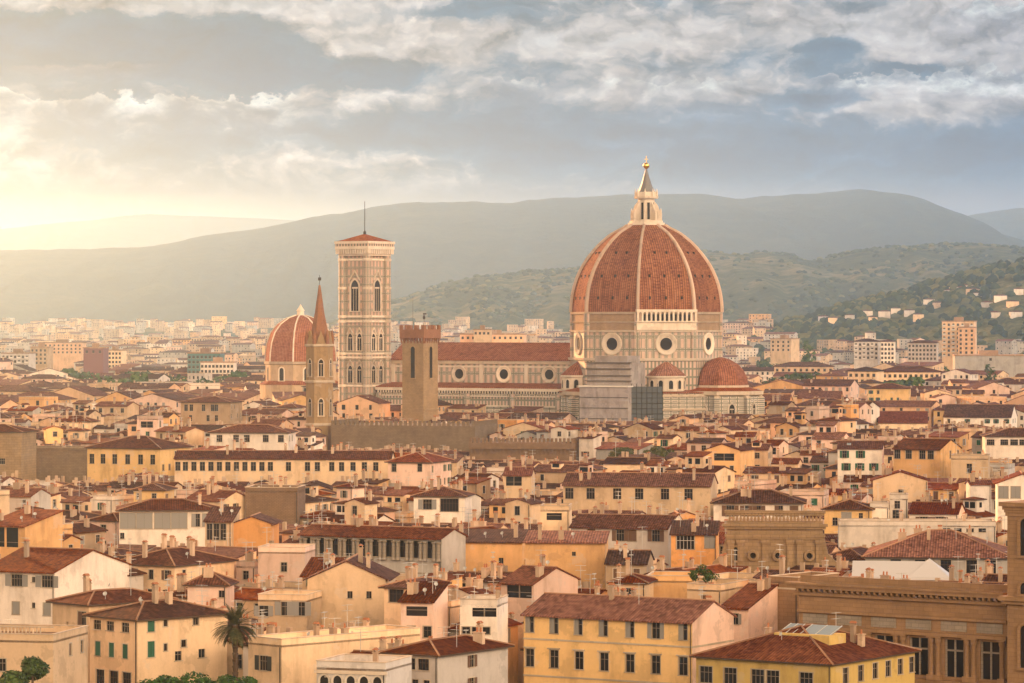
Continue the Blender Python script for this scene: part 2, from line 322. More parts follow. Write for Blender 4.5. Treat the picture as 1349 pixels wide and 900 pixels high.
# ------------------------------------------------------------------ small repeated parts
PROTO = {}
def cached(key, fn):
    if key not in PROTO: PROTO[key] = fn()
    return PROTO[key]
def window_meshes(w, h, style, shut):
    """meshes for a window in a hole w x h, centred on the hole at the wall face; +y points into the wall"""
    def mk():
        fr = MB(); pa = MB(); shs = (MB(), MB()); x, z = w / 2, h / 2
        pa.box(-x, x, .17, .20, -z, z)
        if style == 'open_loggia':
            n = max(1, round(w / 2.2))
            for k in range(1, n): fr.box(-x + w * k / n - .09, -x + w * k / n + .09, .02, .16, -z, z, 1)
            fr.box(-x, x, .03, .08, -z + .85, -z + .93, 1)
        else:
            s = .13
            if style != 'plain':
                fr.box(-x - s, -x, -.05, .05, -z, z); fr.box(x, x + s, -.05, .05, -z, z); fr.box(-x - s, x + s, -.05, .05, z, z + s)
            fr.box(-x - s - .04, x + s + .04, -.14, .06, -z - .12, -z)
            n = max(2, round(w / .62))
            wm = 1
            for k in range(1, n): fr.box(-x + w * k / n - .03, -x + w * k / n + .03, .10, .165, -z, z, wm)
            for zz in ((-z + h * .64,) if h > 1.2 else ()): fr.box(-x, x, .10, .165, zz - .035, zz + .035, wm)
            fr.box(-x, -x + .07, .10, .165, -z, z, wm); fr.box(x - .07, x, .10, .165, -z, z, wm)
            if style == 'hood':
                fr.box(-x - .3, x + .3, -.30, .06, z + .16, z + .34); fr.box(-x - .22, x + .22, -.08, .06, z + s, z + .16)
        hw = w / 2
        if style == 'shut_open':
            for sgn in (-1, 1):
                sh = shs[sgn > 0]; c = sgn * (x + hw / 2 + .02); sh.box(c - hw / 2, c + hw / 2, -.10, -.055, -z, z)
        elif style in ('shut_closed', 'shut_half'):
            for sgn in ((-1, 1) if style == 'shut_closed' else (-1,)):
                sh = shs[sgn > 0]; c = sgn * hw / 2; sh.box(c - hw / 2 + .01, c + hw / 2 - .01, .01, .06, -z + .01, z - .01)
                for q in range(int(h / .28)): sh.box(c - hw / 2 + .08, c + hw / 2 - .08, -.005, .01, -z + .1 + q * .28, -z + .28 + q * .28)
        ms = [SURR, {'dark': WOOD, 'white': FRAME_W}.get(style, FRAME_D)]
        full = MB()
        for src, off in ((fr, 0), (pa, 2), (shs[0], 3), (shs[1], 3)):
            b0 = len(full.v); full.v += src.v; full.uv += src.uv
            full.f += [tuple(i + b0 for i in f) for f in src.f]; full.m += [q + off for q in src.m]
        return (fr.mesh('window', ms), pa.mesh('pane', [PANE]), [q.mesh('shutter', [SHUT[shut]]) for q in shs if q.f], full.mesh('window', ms + [PANE, SHUT[shut]]))
    return cached(('win', round(w, 2), round(h, 2), style, shut), mk)
def put_window(parent, loc, rz, w, h, style, shut, detailed):
    a, p, s, full = window_meshes(w, h, style, shut)
    if not detailed: return link('window', full, parent, loc, rz)
    o = link('window', a, parent, loc, rz); link('pane', p, o)
    for q in s: link('shutter', q, o)
    return o
def chimney_mesh(k):
    def mk():
        b = MB(); w, d, h = ((.9, .7, 1.5), (.7, .6, 2.2), (1.5, .7, 1.3), (.6, .6, 1.7))[k]
        b.box(-w / 2, w / 2, -d / 2, d / 2, -1.6, h, 0, skip='b'); b.box(-w / 2 - .1, w / 2 + .1, -d / 2 - .1, d / 2 + .1, h, h + .12, 0)
        if k in (0, 2):
            for x in (-.3, .3) if k == 2 else (0,):
                b.lathe([(.16, h + .12), (.13, h + .6), (.2, h + .62), (.0, h + .8)], 8, 1, c=(x, 0))
        else:
            for x in (-1, 1): b.box(x * (w / 2 - .06) - .05, x * (w / 2 - .06) + .05, -d / 2, d / 2, h + .12, h + .42, 0)
            b.prism([(-w / 2 - .12, h + .42), (w / 2 + .12, h + .42), (0, h + .72)], 'y', -d / 2 - .1, d / 2 + .1, 1)
        return b.mesh('chimney', [LIME, POT])
    return cached(('chim', k), mk)
def antenna_mesh(k):
    def mk():
        b = MB(); h = (3.2, 4.2, 2.6)[k]
        b.tube((0, 0, -.8), (0, 0, h), .045, 5)
        for j, zz in enumerate((h - .1, h - .9)):
            b.tube((-.9, .1, zz), (.9, -.1, zz), .03, 4)
            for q in range(6): b.tube((-.8 + q * .32, -.35, zz), (-.8 + q * .32, .35, zz), .018, 4)
        return b.mesh('antenna', [ZINC])
    return cached(('ant', k), mk)
def dormer_mesh(k):
    def mk():
        b = MB(); w = (1.5, 2.4)[k]
        b.box(-w / 2, w / 2, -1.1, 1.6, -1.2, 1.1, 0, skip='b'); b.prism([(-w / 2 - .25, 1.0), (w / 2 + .25, 1.0), (w / 2 + .25, 1.12), (0, 1.65), (-w / 2 - .25, 1.12)], 'y', -1.45, 2.2, 1)
        b.box(-w / 2 + .25, w / 2 - .25, -1.13, -1.1, .05, .95, 2)
        return b.mesh('dormer', [WM('cream'), ROOFS[0], PANE])
    return cached(('dorm', k), mk)

def dish_mesh():
    def mk():
        b = MB(); b.tube((0, 0, -.5), (0, 0, .7), .04, 5); M = Matrix.Translation((0, -.15, .8)) @ Matrix.Rotation(R(65), 4, 'X')
        b.lathe([(0, -.10), (.18, -.07), (.32, .02), (.30, .03), (.17, -.05), (0, -.08)], 12, 0, M=M); return b.mesh('satellite_dish', [ZINC])
    return cached('dish', mk)
def roof_room_mesh(k, wall, rf):
    def mk():
        b = MB(); w, d, h = ((3.6, 3.2, 2.3), (5.2, 3.6, 2.4), (2.6, 2.6, 3.0))[k]
        b.box(-w / 2, w / 2, -d / 2, d / 2, -2.2, h, 0, skip='b')
        for x, a in ((-.22 * w, .55), (.2 * w, .7)): b.box(x - a, x + a, -d / 2 - .03, -d / 2, h - 1.9, h - .5, 2)
        b.box(w / 2, w / 2 + .03, -.5, .5, h - 1.8, h - .6, 2)
        r = MB(); roof_geo(r, w, d, h, ('hip', 'shed', 'gable')[k], 14, .45, caps=False); o0 = len(b.v)
        b.v += r.v; b.uv += r.uv; b.f += [tuple(i + o0 for i in f) for f in r.f]; b.m += [(1, 3)[i] if i < 2 else 1 for i in r.m]
        return b.mesh('roof_room', [WM(wall), ROOFS[rf], PANE, WOOD])
    return cached(('rroom', k, wall, rf), mk)
# ------------------------------------------------------------------ houses
def holed_wall(b, O, t, n, u1, z0, z1, holes, depth, m=0, mr=None):
    """rectangular wall from O along t (length u1), z0..z1, outward normal n, with recessed holes [(ua,ub,za,zb)]"""
    O, t, n = Vector(O), Vector(t), Vector(n); mr = m if mr is None else mr
    us = sorted({0, u1, *[q for h in holes for q in h[:2]]}); zs = sorted({z0, z1, *[q for h in holes for q in h[2:]]})
    P = lambda u, z, d=0: O + t * u + Vector((0, 0, z - O.z)) - n * d
    for a, c in zip(us, us[1:]):
        run = None
        for e, g in zip(zs, zs[1:]):
            um, zm = (a + c) / 2, (e + g) / 2
            if any(h[0] < um < h[1] and h[2] < zm < h[3] for h in holes):
                if run is not None: b.face([P(a, run), P(c, run), P(c, e), P(a, e)], m); run = None
            elif run is None: run = e
        if run is not None: b.face([P(a, run), P(c, run), P(c, z1), P(a, z1)], m)
    for (a, c, e, g) in holes:
        for q in ([P(a, e), P(c, e), P(c, e, depth), P(a, e, depth)], [P(c, g), P(a, g), P(a, g, depth), P(c, g, depth)],
                  [P(a, g), P(a, e), P(a, e, depth), P(a, g, depth)], [P(c, e), P(c, g), P(c, g, depth), P(c, e, depth)],
                  [P(a, e, depth + .03), P(c, e, depth + .03), P(c, g, depth + .03), P(a, g, depth + .03)]): b.face(q, mr)

def roof_geo(b, w, d, ze, roof, pitch, ov=.7, m=0, mw=1, mc=2, caps=True):
    """roof solids over a footprint w x d centred on the origin, wall top at ze; returns height function z(x,y)"""
    tp = math.tan(R(pitch)); th = .22; hw, hd = w / 2, d / 2
    if roof in ('gable', 'gablef'):
        a, l, ax = (hd, hw, 'x') if roof == 'gable' else (hw, hd, 'y')
        og = .22
        zr = ze + a * tp; zl = ze - ov * tp
        for sg in (-1, 1):
            prof = [(sg * (a + ov), zl), (sg * (a + ov), zl + th), (0, zr + th), (0, zr)]
            if sg > 0: prof.reverse()
            if ax == 'y': prof.reverse()
            b.prism(prof, ax, -l - og, l + og, m)
        if caps:
            b.prism([(-.18, zr + th - .03), (.18, zr + th - .03), (.12, zr + th + .13), (-.12, zr + th + .13)], ax, -l - og - .02, l + og + .02, mc)
            if roof == 'gable':
                for sg in (-1, 1):        # pale verge tiles
                    pass
        return (lambda x, y: zr + th - abs(y if ax == 'x' else x) * tp)
    if roof in ('hip', 'pyramid'):
        W_, D_ = hw + ov, hd + ov; zl = ze - .12
        run = min(W_, D_); zr = zl + th + run * tp
        rx, ry = max(0, W_ - D_), max(0, D_ - W_)
        if roof == 'pyramid': rx = ry = 0
        z1 = zl + th
        A, B, C, D = [Vector((sx * W_, sy * D_, z1)) for sx, sy in ((-1, -1), (1, -1), (1, 1), (-1, 1))]
        if rx >= ry: r0, r1 = Vector((-rx, 0, zr)), Vector((rx, 0, zr)); fs = [[A, B, r1, r0], [B, C, r1], [C, D, r0, r1], [D, A, r0]]; hips = [(A, r0), (B, r1), (C, r1), (D, r0), (r0, r1)]
        else: r0, r1 = Vector((0, -ry, zr)), Vector((0, ry, zr)); fs = [[A, B, r0], [B, C, r1, r0], [C, D, r1], [D, A, r0, r1]]; hips = [(A, r0), (B, r0), (C, r1), (D, r1), (r0, r1)]
        for q in fs:
            q2 = [p for i, p in enumerate(q) if (p - q[i - 1]).length > 1e-4]
            b.face(q2, m)
        dn = Vector((0, 0, -th))
        for p, q in ((A, B), (B, C), (C, D), (D, A)): b.face([p + dn, q + dn, q, p], mw)
        b.face([D + dn, C + dn, B + dn, A + dn], mw)
        if caps:
            for p, q in hips:
                if (q - p).length > .1: b.tube(p + Vector((0, 0, .02)), q + Vector((0, 0, .02)), .15, 5, mc)
        return (lambda x, y: min(zr, z1 + max(0, min(W_ - abs(x), D_ - abs(y))) * tp))
    if roof == 'shed':
        zl = ze - ov * tp
        b.prism([(-hd - ov, zl), (hd + .2, ze + (d + .2) * tp), (hd + .2, ze + (d + .2) * tp + th), (-hd - ov, zl + th)], 'x', -hw - .3, hw + .3, m)
        return (lambda x, y: ze + th + (y + hd) * tp)
    # flat roof with parapet and coping
    p = .9
    b.box(-hw, hw, -hd, hd, ze - .3, ze - .05, 3)
    for x0, x1, y0, y1 in ((-hw, hw, -hd, -hd + .25), (-hw, hw, hd - .25, hd), (-hw, -hw + .25, -hd + .25, hd - .25), (hw - .25, hw, -hd + .25, hd - .25)):
        b.box(x0, x1, y0, y1, ze - .05, ze + p - .1, 4)
    for x0, x1, y0, y1 in ((-hw - .08, hw + .08, -hd - .08, -hd + .33), (-hw - .08, hw + .08, hd - .33, hd + .08), (-hw - .08, -hw + .33, -hd + .33, hd - .33), (hw - .33, hw + .08, -hd + .33, hd - .33)):
        b.box(x0, x1, y0, y1, ze + p - .1, ze + p + .02, 5)
    return (lambda x, y: ze - .05)
TERR = wall_mat('terrace_tiles', (.34, .22, .14)); COPE = wall_mat('coping', (.52, .42, .32))

def walls_geo(b, w, d, ze, roof, pitch, holes, depth=.24, mR=0):
    hw, hd = w / 2, d / 2; tp = math.tan(R(pitch))
    Ff, Fr, Fl = holes.get('F', []), holes.get('R', []), holes.get('L', [])
    zb = 0
    holed_wall(b, (-hw, -hd, zb), (1, 0, 0), (0, -1, 0), w, zb, ze, [(u - a / 2 + hw, u + a / 2 + hw, z - h / 2, z + h / 2) for u, z, a, h in Ff], depth)
    holed_wall(b, (hw, -hd, zb), (0, 1, 0), (1, 0, 0), d, zb, ze, [(u - a / 2 + hd, u + a / 2 + hd, z - h / 2, z + h / 2) for u, z, a, h in Fr], depth, mR)
    holed_wall(b, (-hw, hd, zb), (0, -1, 0), (-1, 0, 0), d, zb, ze, [(-u - a / 2 + hd, -u + a / 2 + hd, z - h / 2, z + h / 2) for u, z, a, h in Fl], depth)
    b.face([(hw, hd, zb), (-hw, hd, zb), (-hw, hd, ze), (hw, hd, ze)])
    if roof == 'gable':
        for x in (-hw, hw): b.face([(x, -hd, ze), (x, hd, ze), (x, 0, ze + hd * tp)] if x > 0 else [(x, hd, ze), (x, -hd, ze), (x, 0, ze + hd * tp)], mR if x > 0 else 0)
    elif roof == 'gablef':
        for y in (-hd, hd): b.face([(-hw, y, ze), (hw, y, ze), (0, y, ze + hw * tp)] if y < 0 else [(hw, y, ze), (-hw, y, ze), (0, y, ze + hw * tp)])
    elif roof == 'shed':
        zt = ze + d * tp
        b.face([(hw, hd, ze), (-hw, hd, ze), (-hw, hd, zt), (hw, hd, zt)]); b.face([(hw, -hd, ze), (hw, hd, ze), (hw, hd, zt)]); b.face([(-hw, hd, ze), (-hw, -hd, ze), (-hw, hd, zt)])

STYLES = ['shut_open', 'shut_closed', 'shut_half', 'surround', 'dark', 'shut_open', 'surround']
def house(name, label, cat, loc, phi, w, d, ze, roof='gable', pitch=18, wall='cream', rf=0, wins=(), chim=(), ant=(), dorm=(), sky=(), group=None, detailed=False,
          bands=(), ov=.7, pipe=False, wallmat=None, dish=(), rooms=(), side=None):
    """wins: (face, u, z, w, h, style, shutter); u is measured along the face from its centre"""
    root = thing(name, label, cat, loc, R(phi), group)
    holes = {}
    for (f, u, z, a, h, st, sh) in wins: holes.setdefault(f, []).append((u, z, a, h))
    wm = wallmat or WM(wall)
    b = MB(); walls_geo(b, w, d, ze, roof, pitch, holes, mR=1 if side else 0); b.build('wall', [wm, WM(side)] if side else [wm], root)
    b = MB(); zf = roof_geo(b, w, d, ze, roof, pitch, ov)
    ro = b.build('roof', [ROOFS[rf], WOOD, RIDGE, TERR, wm, COPE], root)
    for (f, u, z, a, h, st, sh) in wins:
        loc_, rz = {'F': ((u, -d / 2, z), 0), 'R': ((w / 2, u, z), R(90)), 'L': ((-w / 2, u, z), R(-90))}[f]
        put_window(root, loc_, rz, a, h, st, sh, detailed)
    for (x, y, k) in chim: link('chimney', chimney_mesh(k), ro, (x, y, zf(x, y)), random.choice((0, R(90))))
    for (x, y, k) in ant: link('antenna', antenna_mesh(k), ro, (x, y, zf(x, y)), random.uniform(0, 3))
    for (x, y, k) in dorm: link('dormer', dormer_mesh(k), ro, (x, y, zf(x, y)), 0)
    for (x, y) in dish: link('satellite_dish', dish_mesh(), ro, (x, y, zf(x, y)), random.uniform(-.6, .6))
    for (x, y, k) in rooms: link('roof_room', roof_room_mesh(k, wall, rf), ro, (x, y, zf(x, y)))
    for (x, y, a, c) in sky:
        tp = math.tan(R(pitch)); sg = 1 if (y < 0 or roof == 'shed') else -1
        bb = MB(); M = Matrix.Translation((x, y, zf(x, y) + .06)) @ Matrix.Rotation(math.atan(tp) * sg, 4, 'X')
        bb.box(-a / 2 - .08, a / 2 + .08, -c / 2 - .08, c / 2 + .08, -.1, .04, 1, M); bb.box(-a / 2, a / 2, -c / 2, c / 2, .042, .07, 0, M)
        bb.build('skylight', [SKYL, ZINC], ro)
    for z in bands:
        bb = MB(); bb.box(-w / 2 - .1, w / 2 + .1, -d / 2 - .1, -d / 2 - .003, z - .13, z + .13); bb.box(w / 2 + .003, w / 2 + .1, -d / 2 - .003, d / 2, z - .13, z + .13)
        bb.build('string_course', [SURR], root)
    if pipe or (loc.y < 900 and random.random() < .5):
        bb = MB(); bb.tube((w / 2 - .25, -d / 2 - .1, 0), (w / 2 - .25, -d / 2 - .1, ze - .3), .07, 6); bb.build('drainpipe', [IRON], root)
    return root
RIDGE = wall_mat('ridge_tiles', (.36, .20, .12))
# ------------------------------------------------------------------ ground, hills, haze
def ground_fn(t, b):
    ob = objn(t); n = t.noise(ob, .004, 6, .6); n2 = t.noise(ob, .05, 5, .65)
    far = t.ramp(n, [(.3, (.05, .06, .028)), (.5, (.10, .085, .045)), (.7, (.16, .13, .08))])
    s = t.node('ShaderNodeSeparateXYZ'); t.l.new(ob, s.inputs[0])
    col = t.mix(t.sstep(s.outputs[1], 1900, 3200), t.ramp(n2, [(.3, (.07, .06, .05)), (.7, (.16, .13, .10))]), far)
    t.l.new(col, b.inputs['Base Color'])
b = MB(); b.face([(-19000, -1500, 0), (19000, -1500, 0), (19000, 21500, 0), (-19000, 21500, 0)])
struct(b.build('ground', mat('ground', ground_fn, rough=.95)))
def hill_mat(name, c0, c1, c2, sc):
    def fn(t, b):
        ob = objn(t); n = t.noise(ob, sc, 8, .65); n2 = t.noise(ob, sc * 9, 4, .7)
        f = t.m('ADD', t.m('MULTIPLY', n, .7), t.m('MULTIPLY', n2, .35))
        t.l.new(t.ramp(f, [(.36, c0), (.53, c1), (.68, c2)]), b.inputs['Base Color'])
        bump(t, b, n2, 30, .5)
    return mat(name, fn, rough=1, spec=0)
import bisect
def interp(pts, x):
    k = bisect.bisect([p[0] for p in pts], x)
    if k == 0: return pts[0][1]
    if k == len(pts): return pts[-1][1]
    (a, ya), (c, yc) = pts[k - 1], pts[k]; t = (x - a) / (c - a); t = t * t * (3 - 2 * t) * .5 + t * .5
    return ya + (yc - ya) * t
def hnoise(x, y):
    from mathutils import noise
    return noise.fractal(Vector((x, y, 3.3)), 1.0, 2.0, 6)
def hill(name, pts, Y, front, back, rough, m, nx=260, ny=40, x0=-300, x1=1650, base=-6):
    vs_, fs = [], []
    for j in range(ny + 1):
        v = j / ny; yy = Y - front + (front + back) * v
        dz = (yy - Y) / (front if yy < Y else back)
        sh = .5 + .5 * math.cos(math.pi * min(1, abs(dz))); sh = sh ** 1.15
        for i in range(nx + 1):
            px = x0 + (x1 - x0) * i / nx
            zr = zat(interp(pts, px), Y) + hnoise(px * .02, 0) * rough * .35
            nz = hnoise(px * .012 * 3, yy / Y * 10) * rough * 2.4 * (1 - sh) * min(1, sh * 3)
            vs_.append((U(px) * Y, yy, base + (zr - base) * sh + nz))
    for j in range(ny):
        for i in range(nx):
            a = j * (nx + 1) + i; fs.append((a, a + 1, a + nx + 2, a + nx + 1))
    me = bpy.data.meshes.new(name); me.from_pydata(vs_, [], fs); me.materials.append(m)
    me.polygons.foreach_set('use_smooth', [True] * len(fs)); me.update()
    return struct(link(name, me)), vs_
HG = hill_mat('wooded_hill', (.016, .028, .022), (.026, .042, .028), (.05, .06, .036), .0016)
HG2 = hill_mat('fields_and_woods', (.020, .034, .016), (.055, .070, .028), (.20, .17, .085), .0035)
HG3 = hill_mat('olive_slope', (.035, .055, .020), (.11, .12, .042), (.30, .25, .12), .010)
hill('hills', [(-300, 312), (0, 303), (100, 293), (200, 283), (300, 287), (420, 292), (560, 330), (800, 400), (1700, 420)], 19000, 5000, 2000, 12, HG)
hill('hills', [(-300, 340), (0, 331), (200, 327), (330, 306), (450, 284), (540, 268), (650, 270), (730, 263), (800, 260), (900, 259), (960, 263), (1010, 262), (1060, 256), (1120, 252), (1180, 261), (1230, 280), (1270, 305), (1400, 350), (1700, 380)], 12500, 5200, 2500, 20, HG)
hill('hills', [(-300, 425), (1000, 420), (1180, 330), (1250, 288), (1300, 280), (1349, 274), (1450, 270), (1700, 268)], 14500, 1500, 2000, 16, HG)
hill('hills', [(-300, 440), (420, 428), (520, 396), (600, 371), (700, 358), (780, 352), (860, 345), (930, 334), (1000, 335), (1070, 342), (1120, 333), (1180, 328), (1260, 322), (1349, 330), (1450, 325), (1700, 300)], 7600, 2400, 1500, 16, HG2)
hill('hills', [(-300, 470), (900, 452), (980, 440), (1040, 425), (1120, 402), (1180, 392), (1240, 372), (1300, 356), (1349, 344), (1450, 325), (1700, 300)], 4700, 1100, 1200, 9, HG3, ny=60)
def haze():
    bx = MB(); bx.box(-21000, 21000, -2500, 22500, -1, 600)
    m = bpy.data.materials.new('haze'); m.use_nodes = True; t = m.node_tree; t.nodes.clear()
    v = t.nodes.new('ShaderNodeVolumePrincipled'); o = t.nodes.new('ShaderNodeOutputMaterial'); t.links.new(v.outputs[0], o.inputs['Volume'])
    v.inputs['Color'].default_value = (*HAZE_COL, 1); v.inputs['Density'].default_value = HAZE_D; v.inputs['Anisotropy'].default_value = HAZE_G
    o2 = bx.build('haze', m); o2['kind'] = 'stuff'
HAZE_COL, HAZE_D, HAZE_G = (.53, .78, 1.0), 3.6e-5, .84
haze()

# ------------------------------------------------------------------ cathedral
MAR = marble_mat('marble_panels', 2.6, 4.9, lw=.26); MARS = marble_mat('marble_small_panels', 1.5, 3.2, lw=.19); MARB = marble_mat('marble_bands', 3.2, 1.5, lw=.24)
MART = marble_mat('marble_tower', 2.1, 3.4, white=(.72, .58, .47), pink=(.55, .28, .19), lw=.2)
WHITE = wall_mat('white_marble', (.70, .61, .50), .35); RUSTIC = stone_mat('rough_brick_band', (.36, .25, .16), .9, .35, .7); CORN = wall_mat('marble_cornice', (.56, .46, .35), .4)
DTILE = tile_mat('dome_tile', (.11, .026, .005), (.245, .064, .010), (.38, .13, .028), vary=.02, pitch=.9)
DTILE2 = tile_mat('old_dome_tile', (.16, .044, .020), (.28, .082, .034), (.40, .14, .06), vary=.02, pitch=.9)
RIBM = wall_mat('rib_marble', (.62, .47, .36), .35); LEAD = mat('lead_spire', color=(.20, .19, .18), rough=.6)
def pointed(w, h, pt=.75, n=5):
    """outline of an arched opening of width w, height h, from the sill centre"""
    r = w * pt; zs = h - math.sqrt(max(1e-6, r * r - (r - w / 2) ** 2)); L = []
    for k in range(n + 1):
        z = zs + (h - zs) * math.sin(math.pi / 2 * k / n); x = math.sqrt(max(0, r * r - (z - zs) ** 2)) - (r - w / 2); L.append((max(0, x), z))
    return [(w / 2, 0)] + L + [(-x, z) for x, z in reversed(L[:-1])] + [(-w / 2, 0)]
def arch_window_mesh(w, h, lights=1, gable=False, pt=.75, sur=.45, proud=.35, pm=None, wm=None):
    def mk():
        b = MB(); o = pointed(w + 2 * sur, h + sur, pt); i = pointed(w, h, pt); n = len(i)
        for k in range(n - 1):
            A, B_, C, D = o[k], o[k + 1], i[k + 1], i[k]
            b.face([(A[0], -proud, A[1]), (B_[0], -proud, B_[1]), (C[0], -proud * .8, C[1]), (D[0], -proud * .8, D[1])])
            b.face([(B_[0], -proud, B_[1]), (A[0], -proud, A[1]), (A[0], 0, A[1]), (B_[0], 0, B_[1])])
            b.face([(D[0], -proud * .8, D[1]), (C[0], -proud * .8, C[1]), (C[0], -.05, C[1]), (D[0], -.05, D[1])])
        b.box(-w / 2 - sur - .1, w / 2 + sur + .1, -proud - .15, 0, -.35, 0)
        for k in range(1, lights):
            x = -w / 2 + w * k / lights; b.tube((x, -.14, 0), (x, -.14, h * .72), .09, 6)
        if lights > 1:
            lw_ = w / lights
            for k in range(lights):
                x = -w / 2 + lw_ * (k + .5); q = pointed(lw_, h * .26, .75)
                for (x0, z0), (x1, z1) in zip(q[1:], q[2:]):
                    pass
            # tracery head above the lights: one pierced plate
            b.box(-w * .36, w * .36, -.16, -.06, h * .72, h * .77); b.lathe([(w * .17, -.14), (w * .10, -.14)], 10, 0, M=Matrix.Translation((0, -.0, h * .86)) @ Matrix.Rotation(R(90), 4, 'X'))
        if gable:
            g = w / 2 + sur + .25; zt = h + sur
            for sg in (-1, 1):
                b.prism([(sg * g, zt - .9), (sg * (g - .5), zt - .9), (0, zt + w * .75 - .2), (0, zt + w * .75 + .35)], 'y', -proud - .12, 0, 0)
        p = MB(); p.face([(x, -.045, z) for x, z in i])
        return b.mesh('window', [wm or WHITE]), p.mesh('pane', [pm or DARK])
    return cached(('arch', round(w, 2), round(h, 2), lights, gable, pt, sur, proud, (wm or WHITE).name), mk)
def put_arch(parent, loc, rz, *a, **k):
    f, p = arch_window_mesh(*a, **k); o = link('window', f, parent, loc, rz); link('pane', p, o); return o
def oculus(parent, M, r1, r0, name='oculus', m=None):
    """ring window; M maps local z to the outward normal"""
    b = MB(); b.lathe([(r1, 0), (r1, .55), (r1 - .35, .62), (r0 + .5, .25), (r0 + .12, .12), (r0, .3), (r0 - .12, .05)], 28, 0, M=M)
    o = b.build(name, [m or WHITE], parent)
    b = MB(); b.lathe([(r0, .045), (0, .05)], 28, 0, M=M); b.build('pane', [DARK], o); return o
def onface(ang, dist, z):
    """frame on a wall with outward local angle ang: returns matrix with local z = outward"""
    n = Vector((math.cos(ang), math.sin(ang), 0)); t = Vector((-n.y, n.x, 0)); u = Vector((0, 0, 1))
    return Matrix((( t.x, u.x, n.x, n.x * dist), (t.y, u.y, n.y, n.y * dist), (t.z, u.z, n.z, z), (0, 0, 0, 1)))
DIRS = {'S': -90, 'E': 0, 'SE': -45, 'SW': -135, 'W': 180, 'N': 90, 'NE': 45, 'NW': 135}
PHI = -31.0
CATH = thing('cathedral', 'great marble cathedral with a ribbed red octagonal dome and long panelled nave', 'cathedral', (52.8, 1400, 0), R(PHI))
def octo(b, R_, z0, z1, m=0, R2=None, cap=False):
    R2 = R_ if R2 is None else R2
    b.lathe([(R_, z0), (R2, z1)] + ([(0, z1)] if cap else []), 8, m, rot=R(22.5))
COS8 = math.cos(R(22.5))
# dome
PROF = [(63.4, 29.6), (68, 29.3), (72.9, 28.4), (77.5, 26.9), (81.9, 24.7), (86.5, 21.5), (90.8, 17.6), (94.6, 12.9), (97.9, 7.0)]
def prof_r(z):
    k = min(max(bisect.bisect([p[0] for p in PROF], z) - 1, 0), len(PROF) - 2); p = [PROF[max(k - 1, 0)], PROF[k], PROF[k + 1], PROF[min(k + 2, len(PROF) - 1)]]
    t = (z - p[1][0]) / (p[2][0] - p[1][0]); a = [q[1] for q in p]
    return .5 * (2 * a[1] + (a[2] - a[0]) * t + (2 * a[0] - 5 * a[1] + 4 * a[2] - a[3]) * t * t + (3 * a[1] - a[0] - 3 * a[2] + a[3]) * t ** 3)
ZS = [63.4 + (97.9 - 63.4) * k / 30 for k in range(31)]
b = MB(); b.lathe([(prof_r(z), z) for z in ZS], 8, 0, rot=R(22.5))
for k in range(8):
    a = R(45 * k)
    for z, n in ((69, 3), (77.5, 3), (86.5, 2)):
        for q in range(n):
            x = (q - (n - 1) / 2) * prof_r(z) * .22; d = prof_r(z) * COS8
            M = onface(a, d, z); b.box(x - .38, x + .38, -.6, .6, -1.0, .25, 1, M)
dome = b.build('dome', [DTILE, DARK], CATH)
for k in range(8):
    a = R(22.5 + 45 * k); b = MB(); n = Vector((math.cos(a), math.sin(a), 0)); t = Vector((-n.y, n.x, 0))
    for z, z2 in zip(ZS, ZS[1:]):
        def sec(z):
            r = prof_r(z); w = .62 - .12 * (z - 63.4) / 34.5; c = n * r + Vector((0, 0, z)); up = n * .75 + Vector((0, 0, .25))
            return [c - t * w - n * .5, c - t * w + up * .8, c - t * w * .45 + up * 1.25, c + t * w * .45 + up * 1.25, c + t * w + up * .8, c + t * w - n * .5]
        s0, s1 = sec(z), sec(z2)
        for i in range(5): b.face([s0[i], s0[i + 1], s1[i + 1], s1[i]][::-1])
    b.build('rib', [RIBM], dome)
# lantern
b = MB(); octo(b, 7.3, 97.4, 98.7, 0, 7.3, True); octo(b, 6.6, 98.7, 99.5, 0, 6.6, True); octo(b, 3.3, 98.7, 108.2); octo(b, 4.6, 108.2, 109.0, 0, 4.9, True); octo(b, 3.9, 109, 110.8, 0, 3.9, True)
for k in range(8):
    a = R(22.5 + 45 * k); M = Matrix.Rotation(a, 4, 'Z')
    b.prism([(3.0, 99.5), (6.2, 99.5), (6.2, 102.5), (5.3, 103.6), (4.6, 105.5), (3.0, 107.5)], 'y', -.32, .32, 0, M=M)
    b.lathe([(.42, 102.5), (.42, 103.4), (0, 104.6)], 6, 0, c=(5.75 * math.cos(a), 5.75 * math.sin(a)))
    b.lathe([(.5, 109), (.5, 110.6), (.28, 111.2), (0, 112.3)], 6, 0, c=(4.2 * math.cos(a), 4.2 * math.sin(a)))
    a2 = R(45 * k); M = onface(a2, 3.3 * COS8, 0); b.box(-.55, .55, 100.0, 106.6, .0, .04, 1, M); b.box(-.75, -.55, 99.6, 107, 0, .2, 0, M); b.box(.55, .75, 99.6, 107, 0, .2, 0, M)
lan = b.build('lantern', [WHITE, DARK], dome)
b = MB(); b.lathe([(3.4, 110.8), (2.3, 113.2), (1.35, 116.2), (.5, 119.2), (.45, 119.9)], 8, 0, rot=R(22.5)); b.build('lantern_spire', [LEAD], dome)
b = MB(); b.lathe([(.5, 119.8)] + [(1.25 * math.cos(R(q)), 121.2 + 1.25 * math.sin(R(q))) for q in range(-60, 91, 15)], 14); b.build('gilt_ball', [GOLD], dome, smooth=True)
b = MB(); b.box(-.13, .13, -.13, .13, 122.3, 125); b.box(-.75, .75, -.125, .125, 123.6, 123.86); b.build('cross', [GOLD], dome, rz=R(31))
